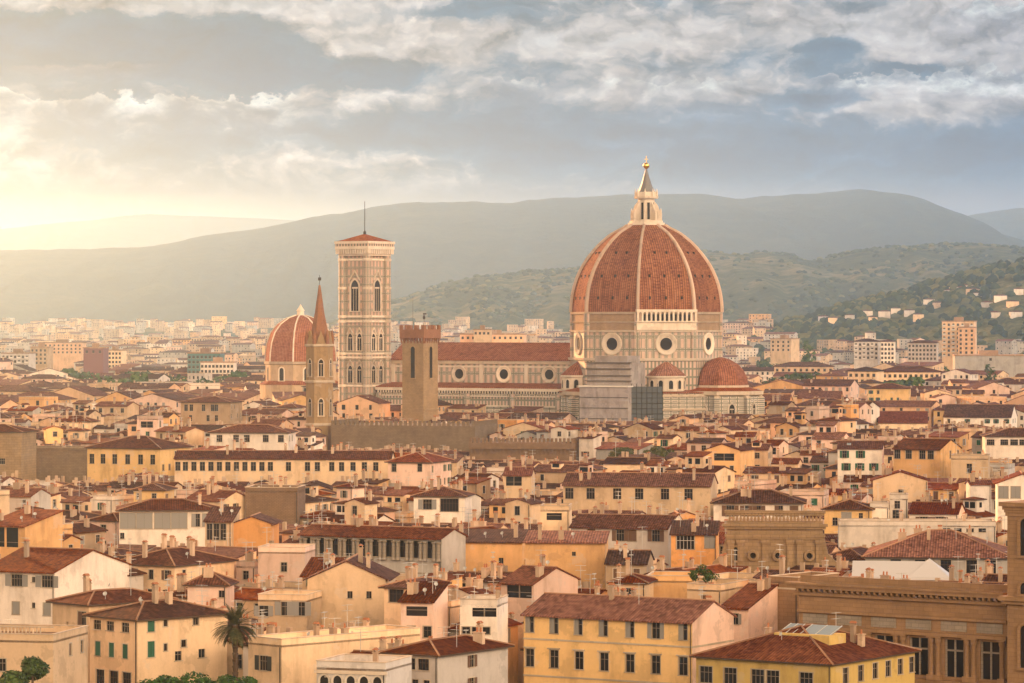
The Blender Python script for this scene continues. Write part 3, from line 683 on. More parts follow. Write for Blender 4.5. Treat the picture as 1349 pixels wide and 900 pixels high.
# drum
b = MB(); octo(b, 29.7, 45.5, 56.2, 0); octo(b, 29.5, 56.2, 63.3, 1)
for z0, z1, r, mm in ((44.7, 45.7, 31.2, 2), (55.7, 56.5, 30.6, 2), (59.3, 59.9, 30.2, 3), (62.7, 63.6, 30.4, 3)): b.lathe([(29, z0), (r - .4, z0), (r, z1), (29, z1)], 8, mm, rot=R(22.5))
for k in range(8):
    a = R(22.5 + 45 * k); M = Matrix.Rotation(a, 4, 'Z'); b.box(28.3, 30.1, -1.25, 1.25, 45.6, 63.0, 0, M)
drum = b.build('drum', [MAR, RUSTIC, WHITE, CORN], CATH)
for k in range(8): oculus(drum, onface(R(45 * k), 29.7 * COS8, 51.2), 4.4, 2.5)
b = MB(); M = onface(R(-45), 29.7 * COS8, 0); hw = 29.7 * math.sin(R(22.5)) + .6
b.box(-hw, hw, 56.6, 59.6, -.2, .9, 0, M); b.box(-hw - .2, hw + .2, 59.6, 60.1, -.2, 1.6, 0, M); b.box(-hw - .2, hw + .2, 63.6, 64.5, -.2, 1.6, 0, M)
b.box(-hw, hw, 60.1, 63.6, -.2, .25, 1, M)
for k in range(14):
    x = -hw + .35 + (2 * hw - .7) * k / 13; b.box(x - .34, x + .34, 60.1, 63.6, .5, 1.4, 0, M)
    if k < 13:
        x2 = x + (2 * hw - .7) / 13; q = pointed(x2 - x - .68, 1.3, .5, 4)
        for (xa, za), (xb, zb) in zip(q[1:-1], q[2:-1]):
            b.face([M @ Vector(((x + x2) / 2 + p, 62.1 + zz, 1.38)) for p, zz in ((xa, za), (xb, zb), (xb, 1.5), (xa, 1.5))])
b.build('gallery', [WHITE, DARK], drum)
# crossing below the drum, exedrae, tribunes
b = MB(); octo(b, 30.2, 30, 44.8, 0); b.lathe([(30, 33.4), (37.5, 32.6), (37.5, 32.2), (30, 32.2)], 8, 1, rot=R(22.5)); octo(b, 36.8, 0, 32.4, 2)
for z in (31.3, 26.0): b.lathe([(36.5, z - .5), (37.4, z - .4), (37.6, z + .4), (36.5, z + .5)], 8, 3, rot=R(22.5))
base = b.build('crossing_wall', [MARS, DTILE2, MARB, CORN], CATH)
for k, dn in enumerate(('SE', 'SW', 'NE')):
    a = R(DIRS[dn]); cx, cy = 26.5 * math.cos(a), 26.5 * math.sin(a)
    b = MB(); b.lathe([(7.4, 33), (7.4, 38.2), (8.1, 38.3), (8.1, 38.9), (7.4, 38.9)], 20, 0, c=(cx, cy), a0=a - R(100), a1=a + R(100))
    ex = b.build('exedra', [WHITE], CATH)
    b = MB(); b.lathe([(8.2, 38.95), (4.5, 42.2), (0, 45.2)], 20, 0, c=(cx, cy)); b.build('conical_roof', [DTILE2], ex)
    for q in (-60, -30, 0, 30, 60):
        aa = a + R(q); put_arch(ex, (cx + 7.42 * math.cos(aa), cy + 7.42 * math.sin(aa), 33.9), aa + R(90), 1.7, 3.3, 1, False, .5, .3, .25)
for dn in ('S', 'E', 'N'):
    a = R(DIRS[dn]); cx, cy = 33 * math.cos(a), 33 * math.sin(a)
    b = MB(); b.lathe([(15.5, 0), (15.5, 31)], 8, 0, c=(cx, cy), rot=R(22.5)); b.lathe([(15.2, 31), (16.6, 31.6), (16.6, 33), (15.2, 33)], 8, 1, c=(cx, cy), rot=R(22.5))
    b.lathe([(16.4, 33.02), (10.8, 34.4)], 8, 2, c=(cx, cy), rot=R(22.5)); b.lathe([(11.0, 34.2), (11.0, 35.2)], 8, 1, c=(cx, cy), rot=R(22.5))
    for k in range(8):
        q = R(22.5 + 45 * k); M = Matrix.Translation((cx, cy, 0)) @ Matrix.Rotation(q, 4, 'Z'); b.box(14.3, 17.0, -1.0, 1.0, 0, 30.4, 0, M); b.prism([(14.3, 30.4), (17.0, 30.4), (14.3, 32.6)], 'y', -1.0, 1.0, 1, M=M)
    tr = b.build('tribune', [MARB, CORN, DTILE2], CATH)
    if dn == 'S': continue      # its half dome is wrapped, see the scaffold
    b = MB(); b.lathe([(10.7, 35.2), (10.3, 38), (8.9, 41), (6.6, 43.4), (3.5, 45.2), (.6, 46)], 8, 0, c=(cx, cy), rot=R(22.5)); b.lathe([(.6, 45.9), (.6, 46.8), (0, 47.6)], 6, 1, c=(cx, cy)); b.build('half_dome', [DTILE2, WHITE], tr)
    for k in range(8):
        q = R(45 * k)
        if math.cos(q - a) > -.3:
            put_arch(tr, (cx + 15.5 * COS8 * math.cos(q), cy + 15.5 * COS8 * math.sin(q), 20.5), q + R(90), 2.2, 7.5, 2, False, .75, .7, .4)
            put_arch(tr, (cx + 15.5 * COS8 * math.cos(q), cy + 15.5 * COS8 * math.sin(q), 8), q + R(90), 2.2, 9, 2, True, .75, .7, .4)
# nave and aisles
xa, xb = -113.0, -24.0
b = MB(); b.box(xa, xb, -10.6, 10.6, 30, 43.2, 0, skip='b'); b.box(xa - .3, xb, -11.3, -10.6, 42.9, 44.6, 1); b.box(xa - .3, xb, 10.6, 11.3, 42.9, 44.6, 1)
for k in range(5): x = -27.5 - 21 * k; b.box(x - .8, x + .8, -11.0, -10.6, 30, 42.9, 2)
b.box(xa, xb, -10.9, -10.6, 41.5, 42.2, 2); b.box(xa, xb, -10.95, -10.6, 34.3, 35.0, 2)
b.prism([(-10.6, 43.2), (10.6, 43.2), (0, 50.4)], 'x', xa, xa + .5, 2)
nave = b.build('nave_wall', [MAR, CORN, WHITE], CATH)
for k in range(88):
    pass
for k in range(4): oculus(nave, onface(R(-90), 0, 0) if False else Matrix.Translation((-38 - 21 * k, -10.6, 38.9)) @ Matrix.Rotation(R(90), 4, 'X'), 3.4, 2.1)
b = MB(); b.prism([(-11.8, 44.3), (0, 51.0), (11.8, 44.3), (11.8, 44.7), (0, 51.5), (-11.8, 44.7)], 'x', xa - .4, xb + 2, 0); b.build('nave_roof', [DTILE2], CATH)
b = MB(); b.box(xa, xb, -20.6, 20.6, 0, 26.5, 0, skip='b'); b.box(xa, xb, -20.45, 20.45, 26.5, 30.2, 1); b.box(xa, xb, -20.6, 20.6, 30.2, 31.3, 0)
for z0, z1, d in ((26.1, 26.7, .7), (30.0, 30.4, .5), (32.3, 33.4, 1.1)): b.box(xa - .2, xb, -20.6 - d, -20.3, z0, z1, 2)
b.box(xa, xb, -20.9, 20.6, 31.3, 32.3, 3)
for k in range(70): x = xa + 1 + k * 1.27; b.box(x - .22, x + .22, -21.5, -20.9, 31.35, 32.3, 2)
for k in range(5): x = -27.5 - 21 * k; b.box(x - 1.1, x + 1.1, -22.0, -20.6, 0, 31.2, 4)
aisle = b.build('aisle_wall', [MARB, MARS, WHITE, DARK, MAR], CATH)
for k in range(4): put_arch(aisle, (-38 - 21 * k, -20.6, 9.5), 0, 2.4, 11.5, 2, True, .75, .8, .4)
b = MB(); b.prism([(-21.4, 33.45), (-10.6, 35.0), (-10.6, 35.4), (-21.4, 33.85)], 'x', xa, xb, 0); b.build('aisle_roof', [DTILE2], CATH)

# ------------------------------------------------------------------ campanile
bt = W3(480.5, 430, 1446); bt.z = 0
BELL = thing('bell_tower', 'tall square campanile of pink and white marble with a low pyramid roof', 'bell tower', bt, R(-36))
w = 6.3
b = MB(); b.box(-w, w, -w, w, 0, 86.5, 0, skip='bt')
for z, d in ((33.6, .6), (45.0, .7), (46.6, .5), (59.6, .8), (61.6, .5), (84.6, .4)): b.box(-w - d, w + d, -w - d, w + d, z, z + .8, 1)
b.build('shaft', [MART, WHITE], BELL)
for sx in (-1, 1):
    for sy in (-1, 1):
        b = MB(); b.lathe([(1.75, 0), (1.75, 86.5)], 8, 0, c=(sx * w, sy * w), rot=R(22.5))
        for z in (33.5, 44.9, 46.5, 59.5, 61.5, 73, 84.5): b.lathe([(1.7, z - .1), (2.05, z), (2.05, z + .9), (1.7, z + 1)], 8, 1, c=(sx * w, sy * w), rot=R(22.5))
        b.build('buttress', [MART, WHITE], BELL)
b = MB(); b.box(-7.6, 7.6, -7.6, 7.6, 86.5, 87.3, 0); b.box(-8.6, 8.6, -8.6, 8.6, 89.2, 90.4, 0); b.box(-8.8, 8.8, -8.8, 8.8, 91.4, 92.4, 0); b.box(-8.5, 8.5, -8.5, 8.5, 90.4, 91.4, 2)
b.box(-7.2, 7.2, -7.2, 7.2, 87.3, 89.2, 1)
for q in range(4):
    M = Matrix.Rotation(R(90 * q), 4, 'Z')
    for k in range(14): x = -8.0 + 16 * k / 13; b.box(x - .3, x + .3, -8.5, -7.2, 87.3, 89.2, 0, M)
b.build('cornice', [WHITE, DARK, MARS], BELL)
b = MB(); b.lathe([(11.4, 92.42), (0, 95.6)], 4, 0, rot=R(45)); b.build('roof', [DTILE2], BELL)
b = MB(); b.lathe([(.6, 95), (.6, 96.3), (.16, 97), (.12, 108.5), (0, 109)], 8); b.build('flagpole', [IRON], BELL)
for face, (dx, dy, rz) in {'S': (0, -1, 0), 'E': (1, 0, 90), 'W': (-1, 0, -90), 'N': (0, 1, 180)}.items():
    M = Matrix.Rotation(R(rz), 4, 'Z')
    P = lambda x, z: M @ Vector((x, -w, z))
    put_arch(BELL, P(0, 64.2), R(rz), 3.9, 12.6, 3, True, .75, .7, .4)
    for z in (48.2, 35.2):
        for x in (-2.4, 2.4): put_arch(BELL, P(x, z), R(rz), 2.3, 6.9, 2, True, .75, .5, .35)

# ------------------------------------------------------------------ small bell tower with a spire, chapel dome, crenellated tower and palace
p = W3(421, 430, 1180); p.z = 0
SP = thing('spired_bell_tower', 'slender brown hexagonal bell tower with a pointed brick spire and gables', 'bell tower', p, R(10))
BRN = wall_mat('brown_stucco_stone', (.37, .25, .13), .5); BRICKRED = stone_mat('spire_brick', (.30, .14, .075), .5, .3, .7)
b = MB(); b.lathe([(4.5, 0), (4.5, 51.8)], 6, 0)
for z in (25, 39.2, 51.2): b.lathe([(4.4, z), (4.95, z + .2), (4.95, z + .9), (4.4, z + 1)], 6, 1)
b.build('shaft', [BRN, CORN], SP)
b = MB(); b.lathe([(3.7, 52), (1.6, 62.5), (.3, 71.6), (0, 71.8)], 6, 0)
sp = b.build('spire', [BRICKRED], SP)
b = MB(); b.tube((0, 0, 71), (0, 0, 75), .08, 5); b.box(-.5, .5, -.05, .05, 73.2, 74.2); b.build('weathervane', [IRON], sp)
for k in range(6):
    a = R(60 * k); b = MB(); b.lathe([(.7, 52), (.7, 54.2), (0, 57.5)], 6, 0, c=(4.2 * math.cos(a), 4.2 * math.sin(a))); b.build('pinnacle', [BRICKRED], SP)
    a = R(60 * k + 30); d = 4.5 * math.cos(R(30)); M = Matrix.Rotation(a + R(90), 4, 'Z')
    b = MB(); b.prism([(-1.7, 52), (1.7, 52), (0, 56.6)], 'y', -d - .1, -d + .5, 0, M=M); b.build('gable', [BRN], SP)
    for z in (41.5, 28.5): put_arch(SP, M @ Vector((0, -d, z)), a + R(90), 1.5, 5.6, 2, False, .75, .35, .25, wm=CORN)
p = W3(396, 430, 1750); p.z = 0
CH = thing('chapel_dome', 'smaller red octagonal dome behind the thin brown spire', 'dome', p, R(-31))
b = MB(); octo(b, 17.6, 0, 39.5); b.lathe([(17.3, 39.2), (18.4, 39.6), (18.4, 40.8), (17.3, 40.8)], 8, 1, rot=R(22.5)); octo(b, 20.5, 0, 29.5, 0, 20.5)
b.lathe([(20.9, 29.5), (17.5, 31.5)], 8, 2, rot=R(22.5)); b.build('drum', [WM('buff'), CORN, DTILE2], CH)
b = MB(); b.lathe([(17.8, 40.8), (17.6, 45), (16.8, 50), (14.9, 55), (11.6, 59), (7, 62), (2.6, 63.4)], 8, 0, rot=R(22.5)); cd = b.build('dome', [tile_mat('pink_dome_tile', (.20, .085, .055), (.31, .135, .09), (.42, .21, .14), vary=.02, pitch=.9)], CH)
b = MB(); b.lathe([(2.4, 62.5), (1.9, 63), (1.7, 65.5), (2.1, 65.7), (1.0, 67.2), (0, 69)], 8, 0, rot=R(22.5)); b.build('lantern', [WHITE], cd)
for k in range(8):
    a = R(22.5 + 45 * k); b = MB(); pr_ = [(17.8, 40.8), (17.6, 45), (16.8, 50), (14.9, 55), (11.6, 59), (7, 62), (2.6, 63.4)]
    for (r0, z0), (r1, z1) in zip(pr_, pr_[1:]): b.tube((r0 * math.cos(a), r0 * math.sin(a), z0), (r1 * math.cos(a), r1 * math.sin(a), z1), .38, 6)
    b.build('rib', [WHITE], cd)
    a = R(45 * k); put_arch(CH, (17.6 * COS8 * math.cos(a), 17.6 * COS8 * math.sin(a), 31.5), a + R(90), 2.6, 6.2, 1, False, .5, .6, .4)

def merlon_row(parent, x0, x1, y0, y1, z, n, h, w_, me_name='merlon', m=None):
    me = cached((me_name, w_, h, abs(y1 - y0), m.name), lambda: (lambda b: (b.box(-w_ / 2, w_ / 2, -abs(y1 - y0) / 2, abs(y1 - y0) / 2, 0, h), b.mesh(me_name, [m]))[1])(MB()))
    for k in range(n): link(me_name, me, parent, (x0 + (x1 - x0) * (k + .5) / n, (y0 + y1) / 2, z))
p = W3(553.5, 430, 1210); p.z = 0
ST = thing('stone_tower', 'brown crenellated stone tower with tall arched belfry openings and a flagpole', 'tower', p, R(-33))
TS = stone_mat('tower_stone', (.32, .225, .13), 1.0, .5, .8); TB = stone_mat('tower_brick_crown', (.29, .14, .08), .6, .3, .7)
w = 4.35
b = MB(); b.box(-w, w, -w, w, 0, 53, 0, skip='b'); b.box(-w - .25, w + .25, -w - .25, w + .25, 29.5, 30.1, 0); b.build('shaft', [TS], ST)
b = MB(); b.box(-w - .7, w + .7, -w - .7, w + .7, 54, 57, 0)
for q in range(4):
    M = Matrix.Rotation(R(90 * q), 4, 'Z')
    for k in range(8): x = -w - .3 + (2 * w + .6) * k / 7; b.prism([(-w - .7, 54), (-w, 54), (-w, 52.2)], 'x', x - .22, x + .22, 0, M=M)
cr = b.build('crown', [TB], ST)
for rz in (0, 90, 180, 270):
    M = Matrix.Rotation(R(rz), 4, 'Z')
    for k in range(4):
        b = MB(); x = -w - .1 + (2 * w + .2) * k / 3; b.box(x - .62, x + .62, -w - .68, -w - .1, 57, 58.4, 0, M); b.build('merlon', [TB], cr)
    put_arch(ST, M @ Vector((0, -w, 40.5)), R(rz), 1.7, 10.6, 1, False, .5, .25, .2, wm=TS)
b = MB(); b.tube((-3, 0, 57), (-3, 0, 68.5), .1, 6, r2=.05); b.build('flagpole', [IRON], ST)
b = MB(); b.tube((1.6, 0, 57), (1.6, 0, 60.5), .07, 5); b.lathe([(0, 60.2), (.5, 60.8), (.3, 61.6), (0, 62)], 8, 0, c=(1.6, 0)); b.box(1.2, 2.6, -.04, .04, 62, 62.5); b.build('weathervane', [IRON], ST)
def wallplace(px0, px1, Y, phi):
    P = Vector((U(px0) * Y, Y, 0)); c, s = math.cos(R(phi)), math.sin(R(phi)); w_ = Y * (U(px1) - U(px0)) / (c - U(px1) * s)
    return P, w_, Vector((c, s, 0)), Vector((-s, c, 0))
def crenellated(label, px0, px1, pt, Y, phi, d, n, m, lower=2.5, corb=False):
    P, w_, t, inn = wallplace(px0, px1, Y, phi); z = zat(pt, Y)
    r = thing('crenellated_palace', label, 'palace', P + t * w_ / 2 + inn * d / 2, R(phi))
    b = MB(); b.box(-w_ / 2, w_ / 2, -d / 2, d / 2, 0, z - 1.5, 0, skip='b')
    if corb:
        b.box(-w_ / 2, w_ / 2, -d / 2 - .7, -d / 2, z - 3.4, z - 1.5, 0)
        for k in range(int(w_ / 1.3)): x = -w_ / 2 + .5 + k * 1.3; b.prism([(-d / 2 - .7, z - 3.4), (-d / 2, z - 3.4), (-d / 2, z - 5.2)], 'x', x - .25, x + .25, 0)
    wl = b.build('wall', [m], r)
    f0 = -d / 2 - (.7 if corb else 0)
    merlon_row(wl, -w_ / 2, w_ / 2, f0, f0 + .7, z - 1.5, n, 1.5, w_ / n * .58, m=m)
    nn = max(3, int(n * d / w_)); me = cached(('mside', n, m.name, label), lambda: (lambda b: (b.box(-.35, .35, -d / nn * .29, d / nn * .29, 0, 1.5), b.mesh('merlon', [m]))[1])(MB()))
    for k in range(nn):
        for sx in (-1, 1): link('merlon', me, wl, (sx * (w_ / 2 - .36), -d / 2 + d * (k + .5) / nn, z - 1.5))
    b = MB(); b.box(-w_ / 2 + .8, w_ / 2 - .8, -d / 2 + .8, d / 2 - .8, z - 1.9, z - 1.7); 
    return r, w_, z, d
PAL1 = crenellated('long brown stone palace with a crenellated top, at the foot of the marble campanile', 436, 626, 554, 1165, -14, 30, 30, STONE)
PAL2 = crenellated('lower dark crenellated wall on corbels, right of the long stone palace', 618, 757, 577, 1120, -8, 14, 26, BRICK, corb=True)
# scaffolds against the cathedral
P, w_, t, inn = wallplace(764, 827, 1345, -24); z = zat(508, 1345)
s = thing('scaffold_screen', 'pale sheeted scaffold hiding the south tribune of the cathedral', 'scaffold', P + t * w_ / 2 + inn * 2.2, R(-24))
SHEET = wall_mat('scaffold_sheet', (.40, .36, .36), .6)
b = MB(); b.box(-w_ / 2, w_ / 2, -2.2, 2.2, 0, z - .5); 
for k in range(9): x = -w_ / 2 + w_ * k / 8; b.box(x - .12, x + .12, -2.32, -2.2, 0, z - .5)
b.build('sheeting', [SHEET], s)
for k in range(1, int(z / 4)):
    b = MB(); b.box(-w_ / 2 - .15, w_ / 2 + .15, -2.5, -2.33, z - .5 - 4 * k, z - .32 - 4 * k); b.build('ledger_rail', [IRON], s)
b = MB(); b.box(-w_ / 2 - .4, w_ / 2 + .4, -2.8, 2.4, z - .5, z); b.build('top_ledge', [FRAME_W], s)
b = MB(); b.box(-w_ / 2 + 1.5, w_ / 2 - .2, 1, 16, z - .5, z + 8.6); b.box(-w_ / 2 + 4, w_ / 2 - 2, 2.5, 15, z + 8.6, z + 11.2); b.build('upper_wrap', [wall_mat('grey_wrap', (.33, .29, .27), .6)], s)
b = MB()
for zz in (z + 1.6, z + 3.6, z + 6.2, z + 8.5): b.box(-w_ / 2 + .8, w_ / 2 + .3, .3, .98, zz, zz + .35)
b.build('decks', [mat('scaffold_deck', color=(.13, .11, .10))], s)
P, w_, t, inn = wallplace(832, 873, 1340, 5); z = zat(509, 1340)
s = thing('scaffold', 'dark netted scaffold beside the pale sheeted one', 'scaffold', P + t * w_ / 2 + inn * 2, R(5))
b = MB(); b.box(-w_ / 2, w_ / 2, -1.2, 2, 0, z - .2); b.build('netting', [mat('dark_net', color=(.10, .11, .115), rough=.9)], s)
b = MB()
for k in range(7): x = -w_ / 2 + w_ * k / 6; b.tube((x, -1.5, 0), (x, -1.5, z + 1), .12, 5)
for k in range(int(z / 2)): b.tube((-w_ / 2 - .3, -1.5, 1 + 2 * k), (w_ / 2 + .3, -1.5, 1 + 2 * k), .10, 5)
b.build('poles', [IRON], s)
# ------------------------------------------------------------------ houses one can pick out in the photograph
HEROES = []      # (footprint corners, lowest photo row kept clear, photo columns) so that the infill keeps away
ANCH = []        # named landmarks for describing the rest of the city
def blockout(P, t, inn, w, d, pb, px0, px1): HEROES.append((P, t, inn, w, d, pb, px0, px1, P.y))
def anchor(nm, px, py): ANCH.append((nm, px, py))
NH = 0
def hero(label, px0, px1, pe, Y, phi, d, roof='gable', pitch=19, wall='cream', rf=0, F_=(), R_=(), L_=(), pb=None, auto=True, name='house', cat='house', anch=None, group=None,
         extra=True, bands=(), pipe=False, ov=.7, wallmat=None, nch=2, sky=(), dorm=(), autoR=True, ant=1, side=None):
    """front wall from column px0 to px1 with its eave at row pe, Y metres away; F_/R_/L_ rows of windows: (columns, top row of the first, width, height, style, shutter)"""
    global NH
    P, w, t, inn = wallplace(px0, px1, Y, phi); ze = zat(pe, Y); near = Y < 640
    wins = []
    def col(px, base, dr):      # distance along the wall direction dr (unit) from base to the photo column
        u = U(px); return (base.x - u * base.y) / (u * dr.y - dr.x)
    for f, rows in (('F', F_), ('R', R_), ('L', L_)):
        base, dr, ln = {'F': (P, t, w), 'R': (P + t * w, inn, d), 'L': (P, inn, d)}[f]
        for (cols, pt, ww, hh, st, sh) in rows:
            z = None
            for c in cols:
                s = col(c, base, dr)
                if z is None: z = zat(pt, (base + dr * s).y) - hh / 2
                if s - ww / 2 < .1 or s + ww / 2 > ln - .1: s = min(max(s, ww / 2 + .15), ln - ww / 2 - .15)
                st_ = random.choice(('shut_open', 'shut_half', 'shut_closed')) if st in ('shut_open', 'shut_half') and len(cols) > 2 and random.random() < .4 else st
                if ww < ln - .4: wins.append((f, s - ln / 2, min(z, ze - hh / 2 - .25), ww, hh, st_, sh))
    st, sh = random.choice(STYLES), random.choice(['green', 'brown', 'grey', 'brown'])
    for f, rows, ln in (('F', F_, w), ('R', R_, d)):
        if rows or not auto or (f == 'R' and (phi > 25 or not autoR)): continue
        n = max(1, int(ln / random.uniform(3.0, 4.4)))
        for r in range(2):
            z = ze - 1.7 - 3.4 * r
            if z < 3: break
            for k in range(n):
                if random.random() < (.25 if f == 'F' else .5): continue
                wins.append((f, -ln / 2 + ln * (k + .5) / n + random.uniform(-.2, .2), z, 1.05, 1.6, random.choice(STYLES[:4]) if random.random() < .4 else st, sh))
    if roof == 'flat': ch, an = [], []
    ch = [(random.uniform(-.4, .4) * w, random.uniform(-.35, .35) * d, random.randrange(4)) for _ in range(nch)] if extra else []
    an = [(random.uniform(-.4, .4) * w, random.uniform(-.2, .2) * d, random.randrange(3)) for _ in range(ant)] if extra else []
    di = [(random.uniform(-.4, .4) * w, random.uniform(-.3, .1) * d) for _ in range(random.choice((0, 1, 2)))] if extra and Y < 800 and name == 'house' and nch else []
    o = house(name, label, cat, P + t * w / 2 + inn * d / 2, phi, w, d, ze, roof, pitch, wall, rf, wins, ch, an, dorm, sky, group, near, bands, ov, pipe, wallmat, di, (), side)
    blockout(P, t, inn, w, d, pe + 34 * 700 / Y if pb is None else pb, min(px0, scr(P + inn * d)[0]), max(px1, scr(P + t * w + inn * d)[0])); NH += name == 'house'
    if anch: anchor(anch, (px0 + px1) / 2, pe + 8)
    return o, P, w, t, inn, ze
SO, SC_, SH_, SU, DK = 'shut_open', 'shut_closed', 'shut_half', 'surround', 'dark'
# nearest row
hero('cream flat-roofed terrace house with a balustrade, under the tall white house', -60, 70, 842, 470, -12, 14, 'flat', wall='buff', F_=[((3,), 868, 1.0, 1.6, SU, 'grey')], pb=900, nch=0, ant=0, anch='the low terrace house')
hero('cream corner house with three closed green shutters, behind the round hedge', 118, 181, 811, 500, -46, 16, 'hip', 17, 'cream', 2,
     F_=[((128, 145, 165), 817, 1.7, 1.3, 'plain', 'dark'), ((129, 147, 165), 845, 1.15, 2.0, SC_, 'green'), ((132, 150, 167), 882, 1.9, 2.6, DK, 'dark')],
     R_=[((199,), 817, 1.2, 1.5, SC_, 'green'), ((199,), 845, 1.2, 2.2, SC_, 'green'), ((218,), 815, .7, .9, DK, 'dark'), ((258,), 811, 1.0, 1.0, SU, 'brown'), ((218,), 848, .6, 1.0, DK, 'dark'), ((242,), 843, .9, 1.0, DK, 'dark'), ((235,), 858, 1.2, 1.3, 'plain', 'brown'), ((266,), 855, 1.2, 1.2, 'plain', 'brown')], pb=900, pipe=True, anch='the green-shuttered corner house', nch=4)
hero('yellowish tall house with white half-open shutters, attached to the green-shuttered corner house', 69, 117, 793, 513, -46, 15, 'hip', 17, 'buff', 0,
     F_=[((108,), 806, 1.9, 2.2, SH_, 'brown'), ((108,), 839, 1.9, 1.2, SU, 'brown'), ((108,), 866, 2.0, 2.3, SC_, 'brown'), ((88, 89), 819, .5, .6, 'plain', 'dark'), ((94,), 838, .5, .6, 'plain', 'dark'), ((89,), 861, .5, .6, 'plain', 'dark')], pb=900, auto=False, anch='the tall yellowish house')
hero('cream house right of the palm, with a stone balustrade and a blank ochre flank', 327, 371, 846, 490, -45, 26, 'flat', 15, 'cream', 0, F_=[((347,), 864, 1.7, 2.0, SO, 'dark')], pb=900, bands=(8.5,), nch=3, autoR=False, ant=1, anch='the balustraded house')
hero('grey stone townhouse top with a row of small arched windows and balustrade', 417, 508, 879, 462, -18, 10, 'flat', 15, 'light grey', 0, F_=[((430,), 890, .1, .1, 'plain', 'dark')], pb=900, auto=False, nch=1, ant=0, anch='the arched grey townhouse')
hero('white-fronted house with three dark top windows and an ochre flank, beside the arched townhouse', 509, 577, 860, 478, -33, 17, 'hip', 17, 'light grey', 0, F_=[((522, 540, 558), 866, 1.75, 1.5, DK, 'dark'), ((527, 547, 562), 894, 1.0, 1.5, DK, 'dark')], R_=[((622,), 863, 1.1, 1.6, SO, 'brown'), ((622,), 893, 1.1, 1.6, SO, 'brown')], pb=900, pipe=True, anch='the white-fronted house')
o_, P_, w_, t_, inn_, ze_ = hero('long yellow palazzo with two rows of seven windows and a wide tiled roof', 690, 912, 809, 530, -31, 13, 'gable', 21, 'yellow', 3,
     F_=[((698, 730, 762, 795, 830, 864, 900), 812, 1.35, 2.35, SH_, 'grey'), ((698, 730, 763, 796, 830, 864, 900), 855, 1.45, 2.6, 'hood', 'grey')], pb=900, name='palazzo', cat='palazzo', bands=(11.55, 6.1), side='pale pink', nch=2, ant=1, autoR=False, pipe=True, anch='the seven-window palazzo')
o_, P_, w_, t_, inn_, ze_ = hero('bright yellow house under a broad hipped roof with two skylights, beside the stone library', 917, 1095, 865, 488, -34, 24, 'hip', 19, 'lemon yellow', 3,
     F_=[((930, 962, 998, 1018, 1062), 878, 2.0, 2.2, SU, 'brown')], R_=[((1114, 1134, 1153, 1170, 1186, 1204), 880, 1.45, 2.1, SU, 'dark')], pb=900, nch=3, pipe=True, anch='the skylight house')
b = MB(); dx, dy = 2.0, -3.0
Mx = Matrix.Translation((dx, dy, ze_ + 2.9))
b.box(-4.4, 4.2, -1.7, 3.0, -3, .25, 0, Mx); b.build('roof_room', [WM('lemon yellow')], o_)
for x0, x1 in ((-4.1, -1.9), (-.7, 3.9)):
    b = MB(); M2 = Mx @ Matrix.Translation(((x0 + x1) / 2, .4, .62)) @ Matrix.Rotation(R(17), 4, 'X'); b.box((x0 - x1) / 2, (x1 - x0) / 2, -2.2, 2.2, -.12, 0, 0, M2)
    for k in range(3): xx = (x0 - x1) / 2 + (x1 - x0) * k / 2; b.box(xx - .08, xx + .06, -2.2, 2.2, .0, .06, 1, M2)
    b.build('skylight', [SKYL, ZINC], o_)
hero('pink house with a blank sloping gable wall and one small window, beside the stone library', 950, 986, 800, 545, -31, 19, 'gable', 17, 'pale pink', 0, R_=[((1052,), 803, .9, 1.4, 'plain', 'brown')], pb=838, autoR=False, anch='the pink gable wall')
hero('long cream house standing behind the yellow palazzo, with a terrace of potted plants', 905, 950, 776, 560, -25, 12, 'flat', 15, 'cream', 0, pb=800, nch=0, ant=0)

# second row
hero('tall white house with grey shutters and a large blank gable side', -20, 72, 751, 585, -27, 22, 'gable', 15, 'white', 0,
     F_=[((22, 62), 757, 2.2, 1.9, SO, 'grey'), ((44,), 760, .7, .9, 'plain', 'brown'), ((21, 62), 793, 1.4, 2.0, SC_, 'grey'), ((44,), 794, .7, .9, 'plain', 'brown')], pb=836, autoR=False, pipe=True, anch='the tall white house')
hero('small pink house under a pyramid roof, behind the palm crown', 247, 298, 771, 566, -6, 7, 'pyramid', 26, 'pale pink', 0, F_=[((292,), 778, 1.0, 1.1, 'plain', 'brown')], pb=800, autoR=False, nch=1, ant=1, anch='the pyramid-roofed house')
hero('large cream house with a tall blank gable front and two tiny windows', 405, 508, 763, 556, -4, 15, 'gablef', 24, 'cream', 0, F_=[((461, 486), 779, .85, 1.1, 'plain', 'brown')], pb=826, autoR=False, anch='the blank cream gable')
hero('low attic house with green shutters, left of the blank cream gable', 398, 440, 759, 575, -8, 9, 'shed', 14, 'cream', 0, F_=[((407, 417, 427, 434), 761, .8, 1.3, SC_, 'green')], pb=775, autoR=False, anch=None)
hero('cream house with paired grey shutters, between the palm and the blank cream gable', 340, 404, 790, 548, -12, 9, 'flat', 10, 'buff', 2, F_=[((378, 394), 792, 1.9, 2.1, SO, 'grey'), ((343,), 798, 1.5, 1.6, SO, 'grey')], pb=822, autoR=False, nch=0)
hero('narrow tower-like cream house with a large barred top window', 506, 543, 774, 537, -24, 12, 'hip', 17, 'cream', 0, F_=[((522,), 776, 2.4, 1.9, DK, 'dark')], pb=838, nch=1, anch='the tower-like house')
hero('whitish house with a strip of dark attic windows under a lean-to roof', 528, 571, 792, 520, -14, 8, 'shed', 15, 'pale pink', 0, F_=[((549,), 799, 3.2, 1.4, 'open_loggia', 'dark'), ((542, 563), 825, 1.2, 1.6, DK, 'dark')], pb=842, autoR=False, anch='the attic-strip house')
